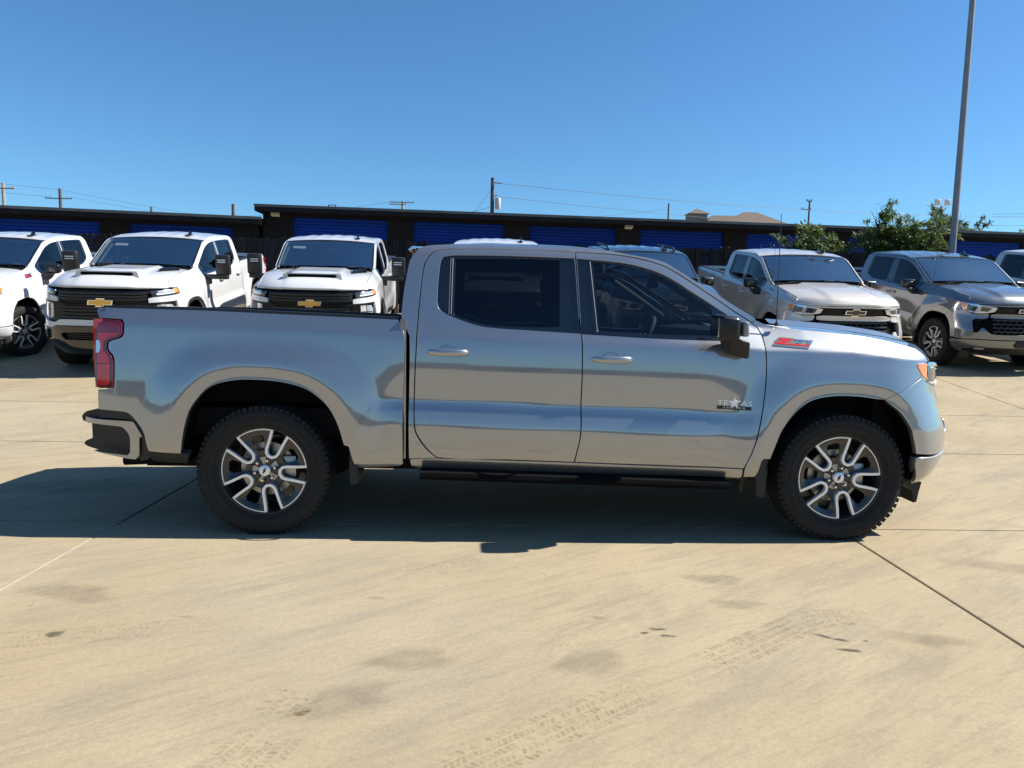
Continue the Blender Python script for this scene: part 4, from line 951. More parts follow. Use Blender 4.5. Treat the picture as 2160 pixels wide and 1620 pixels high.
    mb = MB(); x = float(front_x0(.52))+.03; mb.cbox(x-.03, x, -.17, .17, .47, .59, .008); kit.add('plate_bracket', mb.mesh('plate_bracket'), 'plastic', lb_)
    for s in (-1, 1):
        kit.add('fog_lamp', nose_panel('fog_lamp', [(s*.60, .43), (s*.76, .43), (s*.74, .405), (s*.60, .405)], -.035, .04, [], .02, 1), 'clear_lens', lb_)
    mirror_1500(kit, hero)

X0H = ([.15, .24, .32, .46, .60, .80, 1.0, 1.15, 1.22, 1.30, 1.42], [4.50, 4.60, 4.66, 4.70, 4.72, 4.70, 4.70, 4.69, 4.66, 4.58, 4.40])
def front_hd(kit):
    NOSE['X0'] = X0H
    up = lambda x, z: z+(.075*min(1, max(0, (x-3.25)/.75)) if z > 1.16 and x > 3.24 else 0)
    fo = [(3.133, 1.416), (3.154, 1.435), (3.207, 1.411), (3.294, 1.40), (3.384, 1.394), (3.606, 1.388), (3.815, 1.377), (4.02, 1.352), (4.20, 1.312), (4.31, 1.265), (4.36, 1.217), (4.24, 1.207), (4.215, 1.115), (4.215, 1.03), (4.03, .918)]
    i0 = next(i for i, p in enumerate(OUT['fender']) if abs(p[0]-3.942) < .01)
    fo += [tuple(p) for p in OUT['fender'][i0:]]
    for s in (-1, 1):
        kit.add('fender', panel('fender', fo, S(s), OUTY(s), .022, [], .03), 'PAINT')
        kit.add('arch_moulding', panel('arch_moulding', [tuple(p) for p in ARCH_F]+[(3.745+(x-3.745)*1.09, .41+(z-.41)*1.085) for x, z in reversed(ARCH_F)], S(s, .006), OUTY(s), .03, [], .02, 1), 'satin_black')
        kit.add('arch_moulding', panel('arch_moulding', [tuple(p) for p in ARCH_R]+[(x*1.09, .41+(z-.41)*1.085) for x, z in reversed(ARCH_R)], S(s, .006), OUTY(s), .03, [], .02, 1), 'satin_black')
    ze = [(3.40, 1.394), (3.606, 1.389), (3.815, 1.378), (4.02, 1.353), (4.16, 1.324), (4.25, 1.295), (4.31, 1.267), (4.36, 1.219)]
    zc = lambda x: float(np.interp(3.40+.96*(x-3.42)/1.24, [p[0] for p in ze], [p[1] for p in ze]))+.034+.030*(1-.8*float(sstep(.75, 1., (x-3.42)/1.24)))
    ye = [(x, float(side_y(x, z))-.010) for x, z in ze]
    h = kit.add('hood', hood_sheet('hood', ze, ye, 4.66, 0, bulge=.030), 'PAINT')
    # scoop standing on the hood, its mouth facing forward
    rows = []
    for i in range(13):
        u = i/12; x = 3.62+.80*u; w = .40+.05*u; hgt = .060*sstep(0., .9, u)
        rows.append([(x, y*w, zc(x)-.012+hgt*(1-abs(y)**6)-.03*abs(y)**6) for y in np.linspace(-1, 1, 31)])
    sc = kit.add('hood_scoop', grid_mesh('hood_scoop', np.array(rows), 40), 'PAINT', h)
    zf = zc(4.39)
    mb = MB(); mb.prism([(-.37, zf+.008), (-.35, zf-.012), (.35, zf-.012), (.37, zf+.006), (.35, zf+.030), (-.35, zf+.030)], 'x', 4.25, 4.425); kit.add('scoop_mouth', mb.mesh('scoop_mouth', 0), 'liner', h)
    mb = MB(); mb.prism([(-.45, zf-.05), (.45, zf-.05), (.43, zf+.032), (.39, zf+.046), (-.39, zf+.046), (-.43, zf+.032)], 'x', 4.30, 4.418); kit.add('scoop_frame', mb.mesh('scoop_frame', 30), 'PAINT', h)
    mb = MB(); mb.prism([(3.95, .56), (3.58, .50), (3.50, .62), (3.60, .74)], 'z', 1.40, 1.448); kit.add('hood_vent', mb.mesh('hood_vent', 0), 'gloss_black', h)
    cowl(kit)
    kit.add('fascia_backing', nose_panel('fascia_backing', both([(0, 1.195), (1.0, 1.190), (1.17, 1.165), (1.20, 1.0), (1.15, .70), (1.1, .42), (0, .42)]), -.06, .06, [], 0), 'liner')
    arch = [(wx(x, z), z) for x, z in ((4.03, .915), (4.095, .867), (4.155, .796), (4.194, .714), (4.215, .632))]
    cover = [(0, .745), (.60, .745), (.72, .70), (.95, .71), (1.06, .76), (1.09, .86), (1.09, 1.02), (.72, 0.985), (.66, 1.005), (.66, 1.065), (.74, 1.080), (1.12, 1.100), (wx(4.212, 1.16), 1.110), (wx(4.212, 1.08), 1.025)]+arch+[(1.1, .635), (.80, .615), (.70, .655), (0, .665)]
    c = kit.add('front_fascia', nose_panel('front_fascia', both(cover), 0., .022, [], .05), 'PAINT')
    lowb = [(0, .655), (.69, .645), (.80, .605), (1.1, .625), (wx(4.22, .62), .62), (wx(4.24, .50), .50), (wx(4.30, .36), .36), (1.05, .26), (.9, .225), (0, .215)]
    slot = [(-.55, .56), (.55, .56), (.62, .52), (.55, .45), (-.55, .45), (-.62, .52)]
    fog = [(.92, .56), (1.06, .55), (1.06, .46), (.95, .46)]
    b = kit.add('bumper_bar', nose_panel('bumper_bar', both(lowb), .012, .03, [slot, fog, [(-w, z) for w, z in fog]], .06), 'gloss_black')
    for z in (.475, .505, .535): kit.add('bumper_slat', nose_panel('bumper_slat', both([(0, z+.006), (.54, z+.006), (.54, z-.006), (0, z-.006)]), -.02, .06, [], .03, 1), 'plastic', b)
    g = kit.add('grille', nose_panel('grille', both([(0, 1.180), (.68, 1.170), (.66, 0.995), (.72, 0.975), (1.08, 1.0), (1.07, .78), (.95, .72), (.72, .71), (.60, .755), (0, .755)]), -.035, .05, [], .02, 1), 'grille_black')
    for k, z in enumerate((.785, .835, .885, .930, 1.05, 1.09, 1.135)):
        wd = .58 if z < 1 else .64; t = .013
        kit.add('grille_slat', nose_panel('grille_slat', both([(0, z+t), (wd-.08, z+t), (wd, z+t+.012), (wd, z-t+.012), (wd-.08, z-t), (0, z-t)]), -.004, .05, [], .04, 1), 'satin_black', g)
    kit.add('grille_bar', nose_panel('grille_bar', both([(0, 0.980), (.50, 0.980), (.60, 1.000), (1.05, 1.015), (1.05, .985), (.62, .975), (.52, .965), (0, .965)]), .004, .04, [], .05, 1), 'grille_black', g)
    mb = MB()
    for q in range(-4, 5):
        for z in (.81, .86, .91, .955, 1.07, 1.11):
            x, y, _ = nose(-.02)(q*.125, z); mb.box(float(x)-.02, float(x)-.003, float(y)-.006, float(y)+.006, z-.022, z+.022)
    kit.add('grille_mesh', mb.mesh('grille_mesh', 0), 'grille_black', g)
    emblem(kit, 1.005, 'gold', .36, .125, .022)
    for s in (-1, 1):
        m = lambda o: [(s*w, z) for w, z in o]
        L = kit.add('head_lamp', nose_panel('head_lamp', m([(.70, 1.170), (.90, 1.185), (1.15, 1.195), (wx(4.232, 1.25), 1.203), (wx(4.215, 1.18), 1.130), (1.15, 1.117), (.90, 1.100), (.72, 1.090)]), -.003, .03, [], .04, 1), 'lamp_dark')
        kit.add('turn_lens', nose_panel('turn_lens', m([(wx(4.330, 1.2), 1.195), (wx(4.236, 1.25), 1.197), (wx(4.220, 1.19), 1.135), (wx(4.320, 1.18), 1.130)]), .003, .03, [], .006, 1), 'amber_lens', L)
        kit.add('lamp_lens', nose_panel('lamp_lens', m([(.78, 1.113), (1.13, 1.133), (1.13, 1.151), (.78, 1.135)]), .002, .03, [], .006, 1), 'white_cap', L)
        kit.add('lamp_lens', nose_panel('lamp_lens', m([(.80, 1.145), (1.10, 1.160), (1.10, 1.183), (.80, 1.170)]), .002, .03, [], .006, 1), 'clear_lens', L)
        f = kit.add('driving_lamp', nose_panel('driving_lamp', m([(.78, .985), (1.0, .965), (1.03, .90), (.98, .78), (.88, .745), (.78, .765)]), -.008, .03, [], .03), 'clear_lens')
        kit.add('lamp_bowl', nose_panel('lamp_bowl', m([(.80, .885), (1.0, .875), (1.0, .865), (.80, .873)]), -.004, .03, [], .006, 1), 'lamp_dark', f)
        kit.add('lamp_bowl', nose_panel('lamp_bowl', m([(.885, .96), (.893, .96), (.893, .77), (.885, .77)]), -.004, .03, [], .006, 1), 'lamp_dark', f)
    for s in (-1, 1):       # tall towing mirrors on twin arms
        mb = MB(); mb.cbox(2.86, 3.00, min(s*1.10, s*1.33), max(s*1.10, s*1.33), 1.29, 1.63, .03)
        m = kit.add('tow_mirror', mb.mesh('tow_mirror', 45), 'satin_black')
        mb = MB(); mb.cbox(2.90, 3.02, min(s*.90, s*1.30), max(s*.90, s*1.30), 1.225, 1.30, .015); mb.cbox(2.92, 3.04, min(s*.90, s*1.02), max(s*.90, s*1.02), 1.14, 1.24, .015); kit.add('mirror_arm', mb.mesh('mirror_arm', 45), 'satin_black', m)
        mb = MB(); mb.box(2.998, 3.006, min(s*1.14, s*1.27), max(s*1.14, s*1.27), 1.50, 1.515); mb.box(2.998, 3.006, min(s*1.14, s*1.27), max(s*1.14, s*1.27), 1.535, 1.55)
        kit.add('marker_lamp', mb.mesh('marker_lamp', 0), 'white_cap', m)
    # invoice sheet taped inside the glass
    G = np.zeros((2, 2, 3))
    for i, (x, z) in enumerate(((2.56, 1.740), (2.63, 1.703))):
        for j, y in enumerate((-.62, -.40)): G[i, j] = (x+.085*(1-(y/.82)**2), y, z+.022)
    kit.add('window_sheet', grid_mesh('window_sheet', G), 'paper')
    NOSE['X0'] = (X0X, X0Y)

def running_boards(kit):
    for s in (-1, 1):
        mb = MB(); n = 14; y0, y1 = s*.90, s*1.055
        prof = [(.90, .445), (1.01, .448), (1.05, .438), (1.058, .415), (1.045, .392), (.98, .382), (.90, .385)]
        G = [[(x, s*y, z-.045*(x-1.0)/2.*.98) for y, z in prof+[prof[0]]] for x in np.linspace(1.005, 2.985, 12)]
        me = MB(); a = np.array(G); nn, m = a.shape[:2]
        me.add(a.reshape(-1, 3), [(i*m+j, i*m+j+1, (i+1)*m+j+1, (i+1)*m+j) for i in range(nn-1) for j in range(m-1)]+[tuple(range(m-1)), tuple((nn-1)*m+k for k in range(m-1))])
        r = kit.add('running_board', me.mesh('running_board', 30), 'liner')
        mb = MB(); mb.box(.98, 1.04, s*.70, s*.93, .42, .45); kit.add('board_bracket', mb.mesh('board_bracket', 0), 'plastic', r)
        mb = MB(); mb.box(2.98, 3.14, s*.80, s*.945, .395, .418); mb.box(3.10, 3.12, s*.88, s*.93, .31, .40)
        kit.add('board_bracket', mb.mesh('board_bracket', 0), 'plastic', r)

BASE = {}
def make_kit(style, hero=False, z71=False, emb='gloss_black', rails=False, script=False):
    NOSE['X0'] = (X0X, X0Y); k = Kit()
    key = (style, hero)
    if key not in BASE:
        b = Kit()
        bed_and_cab(b, hero, style == 'hd')
        if style == 'hd': front_hd(b)
        else: front_1500(b, hero, emb)
        BASE[key] = b.p
    k.p = list(BASE[key])
    if hero: running_boards(k)
    if z71: badge_z71(k)
    if script:
        for s in (-1, 1): side_text(k, s, 'SILVERADO', 3.42, 1.295, .052, 'steel', .2, name='name_script', tilt=-.065, sx=1.05)
    if rails:
        for s in (-1, 1):
            mb = MB(); mb.tube([(1.12, s*.62, 1.90), (1.20, s*.62, 1.945), (1.6, s*.62, 1.952), (2.15, s*.63, 1.935), (2.25, s*.63, 1.885)], .022, 8); k.add('roof_rail', mb.mesh('roof_rail'), 'satin_black')
    for x in (0., 3.745):
        for s in (-1, 1): wheel_kit(k, x, s)
    return k
def place(kit, name, label, paint_, M, body_dz=0., steer=0.):
    root = bpy.data.objects.new(name, None); link(root); root.matrix_world = M; root.empty_display_size = .5
    tag(root, label, 'pickup truck', 'pickup trucks parked on the lot')
    made = []
    for nm, me, mt, par, loc, lab, body in kit.p:
        if mt == 'PAINT': mt = paint_
        p = root if par is None else made[par]
        l = Vector(loc) if loc else Vector((0, 0, 0))
        if body and par is None: l.z += body_dz
        o = ob(nm, me, mt, p, l)
        if lab: o['label'] = lab
        if nm == 'wheel' and steer and l.x > 2: o.rotation_euler = (0, 0, steer)
        if nm in ('grille_mesh', 'lug_nuts'): o['kind'] = 'stuff'
        made.append(o)
    return root, made
# ------------------------------------------------------------------ fence, storage units, poles, trees
def fence_mats():
    m, nt, b = new_mat('fence_wood'); L = nt.links.new; setp(b, Roughness=.85, Specular_IOR_Level=.2)
    tc = N(nt, 'ShaderNodeTexCoord'); mp = N(nt, 'ShaderNodeMapping'); mp.inputs['Scale'].default_value = (30, 30, 2.2); L(tc.outputs['Object'], mp.inputs['Vector'])
    oi = N(nt, 'ShaderNodeObjectInfo'); ad = N(nt, 'ShaderNodeVectorMath', operation='ADD'); L(mp.outputs[0], ad.inputs[0])
    cx = N(nt, 'ShaderNodeCombineXYZ'); ml = N(nt, 'ShaderNodeMath', operation='MULTIPLY'); ml.inputs[1].default_value = 50; L(oi.outputs['Random'], ml.inputs[0]); L(ml.outputs[0], cx.inputs[0]); L(cx.outputs[0], ad.inputs[1])
    n = N(nt, 'ShaderNodeTexNoise'); n.inputs['Scale'].default_value = 1; n.inputs['Detail'].default_value = 6; L(ad.outputs[0], n.inputs['Vector'])
    cr = N(nt, 'ShaderNodeValToRGB'); cr.color_ramp.elements[0].position = .3; cr.color_ramp.elements[0].color = (.009, .0083, .0085, 1); cr.color_ramp.elements[1].position = .75; cr.color_ramp.elements[1].color = (.040, .037, .036, 1)
    L(n.outputs['Fac'], cr.inputs[0])
    mx = N(nt, 'ShaderNodeMix', data_type='RGBA', blend_type='MULTIPLY'); mx.inputs[0].default_value = 1; L(cr.outputs[0], mx.inputs[6])
    rr = N(nt, 'ShaderNodeMapRange'); rr.inputs[3].default_value = .55; rr.inputs[4].default_value = 1.35; L(oi.outputs['Random'], rr.inputs[0]); L(rr.outputs[0], mx.inputs[7]); L(mx.outputs[2], b.inputs['Base Color'])
fence_mats()
simple('siding', (.011, .011, .0125), rough=.8, spec=.15, noise=.35, nscale=3)
simple('fascia', (.010, .0095, .0105), rough=.7, spec=.2, noise=.4, nscale=2.5)
simple('flashing', (.09, .09, .095), rough=.45, metal=.3, noise=.6, nscale=1.3)
simple('door_blue', (.004, .030, .23), rough=.6, spec=.12, noise=.25, nscale=1.1)
_nt = MAT['door_blue'].node_tree; _b = _nt.nodes['Principled BSDF']; _oi = N(_nt, 'ShaderNodeObjectInfo'); _mr = N(_nt, 'ShaderNodeMapRange'); _mr.inputs[3].default_value = .72; _mr.inputs[4].default_value = 1.3
_mx = N(_nt, 'ShaderNodeMix', data_type='RGBA', blend_type='MULTIPLY'); _mx.inputs[0].default_value = 1; _nt.links.new(_oi.outputs['Random'], _mr.inputs[0]); _nt.links.new(_mr.outputs[0], _mx.inputs[7])
_nt.links.new(_b.inputs['Base Color'].links[0].from_socket, _mx.inputs[6]); _nt.links.new(_mx.outputs[2], _b.inputs['Base Color'])
simple('lamp_white', (.62, .61, .57), rough=.5)
simple('galvanised', (.21, .22, .235), rough=.55, metal=.35, noise=.25, nscale=5)
simple('pole_wood', (.085, .065, .05), rough=.9, noise=.4, nscale=6)
simple('pole_pale', (.27, .23, .19), rough=.9, noise=.3, nscale=4)
simple('wire', (.02, .02, .022), rough=.6)
simple('transformer', (.42, .43, .44), rough=.5)
simple('shingle', (.11, .082, .062), rough=.9, noise=.25, nscale=1.5)
simple('stucco', (.12, .125, .135), rough=.9)
simple('bark', (.07, .055, .04), rough=.95, noise=.3, nscale=12)
def leaf_mat(name, a, b_):
    m, nt, b = new_mat(name); L = nt.links.new
    geo = N(nt, 'ShaderNodeNewGeometry'); cr = N(nt, 'ShaderNodeValToRGB'); cr.color_ramp.elements[0].color = (*a, 1); cr.color_ramp.elements[1].color = (*b_, 1)
    L(geo.outputs['Random Per Island'], cr.inputs[0]); L(cr.outputs[0], b.inputs['Base Color']); setp(b, Roughness=.5, Specular_IOR_Level=.35)
    tr = N(nt, 'ShaderNodeBsdfTranslucent'); L(cr.outputs[0], tr.inputs[0]); mx = N(nt, 'ShaderNodeMixShader'); mx.inputs[0].default_value = .35
    L(b.outputs[0], mx.inputs[1]); L(tr.outputs[0], mx.inputs[2]); L(mx.outputs[0], nt.nodes['Material Output'].inputs['Surface'])
leaf_mat('leaf', (.045, .085, .018), (.15, .20, .05)); leaf_mat('leaf_far', (.06, .10, .045), (.17, .21, .11))

# dog-eared board fence
FY = 12.9; fz = gz(FY)
fence = tag(empty('board_fence', (-14.2, FY, fz)), 'long dark weathered dog-eared board fence behind the row of parked trucks', 'fence')
pk = []
for k in range(4):
    w, h = .142, 1.86-.012*k; c = .030+.004*k
    mb = MB(); mb.prism([(0, .02), (w, .02), (w, h-c*1.2), (w-c, h), (c, h), (0, h-c*1.2)], 'y', 0, .018); pk.append(mb.mesh('picket', 0))
rf = random.Random(5)
for i in range(212):
    o = ob('picket', pk[rf.randrange(4)], 'fence_wood', fence, (i*.149, rf.uniform(-.004, .004), rf.uniform(-.018, .018)-i*.0004)); o.rotation_euler = (0, rf.uniform(-.012, .012), 0)
for z in (.35, 1.0, 1.6):
    mb = MB(); mb.box(0, 31.6, .02, .06, z, z+.09); ob('fence_rail', mb.mesh('fence_rail', 0), 'fence_wood', fence)
for k in range(13):
    mb = MB(); mb.box(k*2.6, k*2.6+.09, .062, .15, 0, 1.80); ob('fence_post', mb.mesh('fence_post', 0), 'fence_wood', fence)

def corrugated_door(w, h):
    mb = MB(); n = int(h/.105); v = []; prof = []
    for i in range(n):
        z = i*h/n; d = h/n; prof += [(z, 0.), (z+d*.18, -.018), (z+d*.70, -.022), (z+d*.92, 0.)]
    prof.append((h, 0.))
    mb.add([(x, y, z) for z, y in prof for x in (0, w)], [(2*i, 2*i+1, 2*i+3, 2*i+2) for i in range(len(prof)-1)])
    return mb.mesh('roller_door', 0)
def storage(label, origin, rz, L, H, bays, first, lamps, door_w=3.08, pitch=3.95):
    z0 = gz(origin[1]); root = tag(empty('storage_building', (origin[0], origin[1], z0), rz), label, 'building', 'self-storage blocks')
    dh = H-.30
    mb = MB(); edges = [0.]
    for k in range(bays):
        a = first+pitch*k; b = a+door_w
        if a > edges[-1]: mb.box(edges[-1], a, 0, .2, 0, H-.2)
        mb.box(a, b, 0, .2, dh, H-.2); edges.append(b)
    mb.box(edges[-1], L, 0, .2, 0, H-.2); mb.box(0, L, 5.8, 6, 0, H-.2); mb.box(0, .2, .2, 5.8, 0, H-.2); mb.box(L-.2, L, .2, 5.8, 0, H-.2)
    ob('wall', mb.mesh('wall', 0), 'siding', root)
    dm = corrugated_door(door_w, dh)
    for k in range(bays): ob('roller_door', dm, 'door_blue', root, (first+pitch*k, .10, 0))
    mb = MB(); mb.prism([(-.55, H-.22), (-.55, H-.03), (6.3, H+.25), (6.3, H+.05), (0, H-.2)], 'x', -.15, L+.15); rf_ = ob('roof', mb.mesh('roof', 0), 'fascia', root)
    x = -.16; i = 0
    while x < L:
        w = 3.05; mb = MB(); mb.prism([(-.575, H-.085), (-.575, H+.0), (-.40, H+.022), (-.40, H+.0), (-.56, H-.02)], 'x', x, min(x+w-.012, L+.16)); ob('flashing', mb.mesh('flashing', 0), 'flashing', rf_); x += w
    for lx in lamps:
        mb = MB(); mb.prism([(-.02, dh+.10), (-.18, dh+.12), (-.22, dh+.03), (-.02, dh-.02)], 'x', lx, lx+.26); ob('wall_lamp', mb.mesh('wall_lamp', 0), 'lamp_white', root)
    return root
storage('taller dark storage block with blue roller doors behind the fence', (-6.1, 18.5), math.atan2(2.8, 27.65), 44, 4.72-gz(18.5), 11, .95, (.28, 12.2))
aL = math.radians(10.5); LL = 28.35
storage('lower dark storage block with blue roller doors at the left end', (-6.22-LL*math.cos(aL), 18.42-LL*math.sin(aL)), aL, LL, 4.31-gz(17.0)+(gz(17.0)-gz(18.42-LL*math.sin(aL))), 7, .77, (19.45,))

# light pole on the lot
pz = gz(11.5); lp = tag(empty('light_pole', (12.46, 11.5, pz)), 'tall tapered grey steel light pole behind the grey pickup', 'light pole')
mb = MB(); mb.tube([(0, 0, 0), (0, 0, 3), (0, 0, 6.5), (0, 0, 10.5)], [.082, .075, .066, .055], 16); ob('shaft', mb.mesh('shaft', 40), 'galvanised', lp)
mb = MB(); mb.cbox(-.16, .16, -.16, .16, 0, .03, .005); mb.tube([(0, 0, .03), (0, 0, .10)], .10, 16)
ob('base_plate', mb.mesh('base_plate', 30), 'galvanised', lp)
mb = MB(); mb.cbox(-.06, .03, -.085, -.075, 1.62, 1.75, .003); ob('hand_hole', mb.mesh('hand_hole', 30), 'galvanised', lp)
for s in (-1, 1):
    mb = MB(); mb.tube([(0, 0, 10.3), (s*.5, 0, 10.42)], .03, 8); mb.cbox(min(s*.45, s*.95), max(s*.45, s*.95), -.16, .16, 10.38, 10.5, .02); ob('lamp_head', mb.mesh('lamp_head', 40), 'galvanised', lp)

# utility poles (base hidden by the storage blocks)
def upole(label, x, y, top, r, mat, arms=(), extra=None, lean=0.):
    z0 = gz(y); p = tag(empty('utility_pole', (x, y, z0)), label, 'utility pole', 'utility poles on the skyline'); h = top-z0
    mb = MB(); mb.tube([(-lean*h, 0, 0), (0, 0, h)], [r*1.0, r*.7], 10); ob('shaft', mb.mesh('shaft', 40), mat, p)
    for dz, w, off in arms:
        mb = MB(); mb.box(off-w, off+w, -r-.10, -r, h-dz-.035, h-dz+.035)
        for k in (-1, -.6, .6, 1): mb.tube([(off+k*w*.95, -r-.06, h-dz+.06), (off+k*w*.95, -r-.06, h-dz+.16)], .03, 6)
        ob('crossarm', mb.mesh('crossarm', 30), mat, p)
    return p, h
upole('pale wooden utility pole at the left edge of the skyline', -29.6, 41.5, 8.9, .13, 'pole_pale', ((.35, .5, .35),))
upole('wooden utility pole with two double crossarms above the lower storage block', -35.1, 56.9, 11.0, .17, 'pole_wood', ((.85, 1.1, 0), (2.1, 1.15, 0), (2.95, .7, .05)))
upole('tip of a distant pole with one crossarm over the left storage roof', -32.2, 66.9, 11.0, .14, 'pole_wood', ((.62, 1.05, .0),))
upole('short dark pole stub behind the left storage roof', -13.2, 35.8, 7.15, .12, 'pole_wood')
upole('far wooden pole with a wide crossarm above the right storage block', -6.2, 56., 10.5, .16, 'pole_pale', ((.12, 1.0, 0), (.30, .7, -.4)))
P1, h1 = upole('dark utility pole carrying a grey transformer in the centre of the skyline', 1.38, 35.5, 8.9, .14, 'pole_wood')
mb = MB(); mb.lathe([(.0001, -.02), (.15, -.02), (.16, .0), (.16, .55), (.14, .60), (.0001, .62)], 16, 'z'); o = ob('transformer', mb.mesh('transformer', 40), 'transformer', P1, (.32, -.05, h1-1.72))
mb = MB(); mb.tube([(.0, 0, h1-.25), (.5, -.1, h1-.32)], .03, 6); mb.tube([(0, 0, h1-1.05), (.3, -.05, h1-.95)], .02, 6); ob('insulator_bracket', mb.mesh('insulator_bracket'), 'pole_wood', P1)
upole('slim bare pole left of the brown roofed house', 16.25, 55.4, 10.75, .10, 'pole_wood')
upole('slim leaning pole with a short side arm right of the brown roofed house', 28.1, 55., 11.2, .10, 'pole_wood', ((.05, .22, -.1), (.75, .42, -.35)))
P2, h2 = upole('pole with two floodlights rising behind the trees', 39.2, 54.7, 10.9, .11, 'pole_wood')
for s in (-1, 1):
    mb = MB(); mb.tube([(0, 0, h2-.1), (s*.4, -.1, h2+.15)], .035, 6); mb.cbox(s*.42-.22, s*.42+.22, -.28, -.08, h2+.12, h2+.62, .04); ob('floodlight', mb.mesh('floodlight', 40), 'lamp_white', P2)
hf = tag(empty('pole_frame', (-15., 66.4, gz(66))), 'low dark frame on the skyline above the right storage block', 'pole frame'); hh = 11.55-gz(66)
mb = MB()
for x in (-.9, .25, .95): mb.tube([(x, 0, 0), (x, 0, hh-(.22 if x < 0 else 0))], .06, 6)
mb.tube([(-.9, 0, hh-.3), (.95, 0, hh-.25)], .05, 6); mb.tube([(.25, 0, hh-.08), (.95, 0, hh-.03)], .04, 6); ob('frame_bars', mb.mesh('frame_bars'), 'pole_wood', hf)
def wire(label, pts, r=.014, sag=0.0):
    a, b = Vector(pts[0]), Vector(pts[1]); n = 24
    r *= .7; mb = MB(); mb.tube([a+(b-a)*k/n-Vector((0, 0, sag*4*(k/n)*(1-k/n))) for k in range(n+1)], r, 5, False)
    tag(ob('overhead_wire', mb.mesh('overhead_wire', 40), 'wire'), label, 'overhead wire', 'overhead wires')
wire('upper wire running right from the central transformer pole', ((1.9, 35.4, 8.58), (75, 60, 12.5)), .016, 1.4)
wire('lower wire running right from the central transformer pole', ((1.7, 35.4, 7.85), (75, 60, 9.5)), .014, 1.0)
wire('guy wire dropping left from the central transformer pole', ((1.38, 35.5, 8.3), (-.7, 35.5, 5.6)), .010)
wire('slack service wire dropping left from the central transformer pole', ((1.3, 35.5, 7.3), (-2.6, 35.5, 6.45)), .014, .10)
wire('top wire from the left edge pole over the lower storage block', ((-56, 40, 11.9), (-35.1, 56.9, 10.9)), .016, .3)
wire('middle wire from the left edge pole over the lower storage block', ((-56, 41, 10.9), (-35.9, 56.9, 10.3)), .016, .3)
wire('lowest wire from the left edge pole over the lower storage block', ((-56, 42, 10.4), (-34.2, 56.9, 9.0)), .014, .3)
wire('faint wire descending right from the double crossarm pole', ((-35.1, 56.9, 10.9), (-10., 90, 11.5)), .014, .9)
wire('second faint wire descending right from the double crossarm pole', ((-34.1, 56.9, 10.3), (-8., 90, 11.0)), .014, .9)
wire('wire from the far crossarm pole to the left', ((-7.2, 56, 10.45), (-30, 75, 11.3)), .012, .5)
wire('wire joining the bare pole and the left horizon', ((16.25, 55.4, 10.3), (6., 48, 8.3)), .012, .1)
wire('upper wire of the three at the far right of the sky', ((46, 58, 10.9), (70, 52, 12.2)), .016, .2)
wire('middle wire of the three at the far right of the sky', ((46, 58, 10.7), (70, 52, 11.5)), .016, .2)
wire('lowest wire of the three at the far right of the sky', ((46, 58, 9.9), (70, 52, 10.4)), .014, .2)

# brown hip-roofed house far behind
hs = tag(empty('hip_roof_house', (26, 69, gz(69))), 'distant house with brown hip roof and small square turret', 'house'); b0 = 9.8-gz(69)
mb = MB(); mb.box(-4.4, 5.0, -3, 3, 0, b0); ob('wall', mb.mesh('wall', 0), 'stucco', hs)
def hip(x0, x1, y0, y1, z0, h, inset):
    mb = MB(); mb.add([(x0, y0, z0), (x1, y0, z0), (x1, y1, z0), (x0, y1, z0), (x0+inset, (y0+y1)/2, z0+h), (x1-inset, (y0+y1)/2, z0+h)], [(0, 1, 5, 4), (1, 2, 5), (2, 3, 4, 5), (3, 0, 4), (0, 3, 2, 1)]); return mb.mesh('roof', 0)
ob('roof', hip(-2.6, 6.8, -4, 4, b0, 2.35, 4.0), 'shingle', hs); ob('roof', hip(-4.6, 2.6, -4.6, 1, b0-.25, 1.95, 2.2), 'shingle', hs)
mb = MB(); mb.box(-5.6, -3.9, -5.2, -3.6, 0, b0+1.35); ob('turret', mb.mesh('turret', 0), 'stucco', hs)
mb = MB(); mb.add([(-5.8, -5.4, b0+1.35), (-3.7, -5.4, b0+1.35), (-3.7, -3.4, b0+1.35), (-5.8, -3.4, b0+1.35), (-4.75, -4.4, b0+1.95)], [(0, 1, 4), (1, 2, 4), (2, 3, 4), (3, 0, 4), (0, 3, 2, 1)]); ob('turret_roof', mb.mesh('turret_roof', 0), 'shingle', hs)

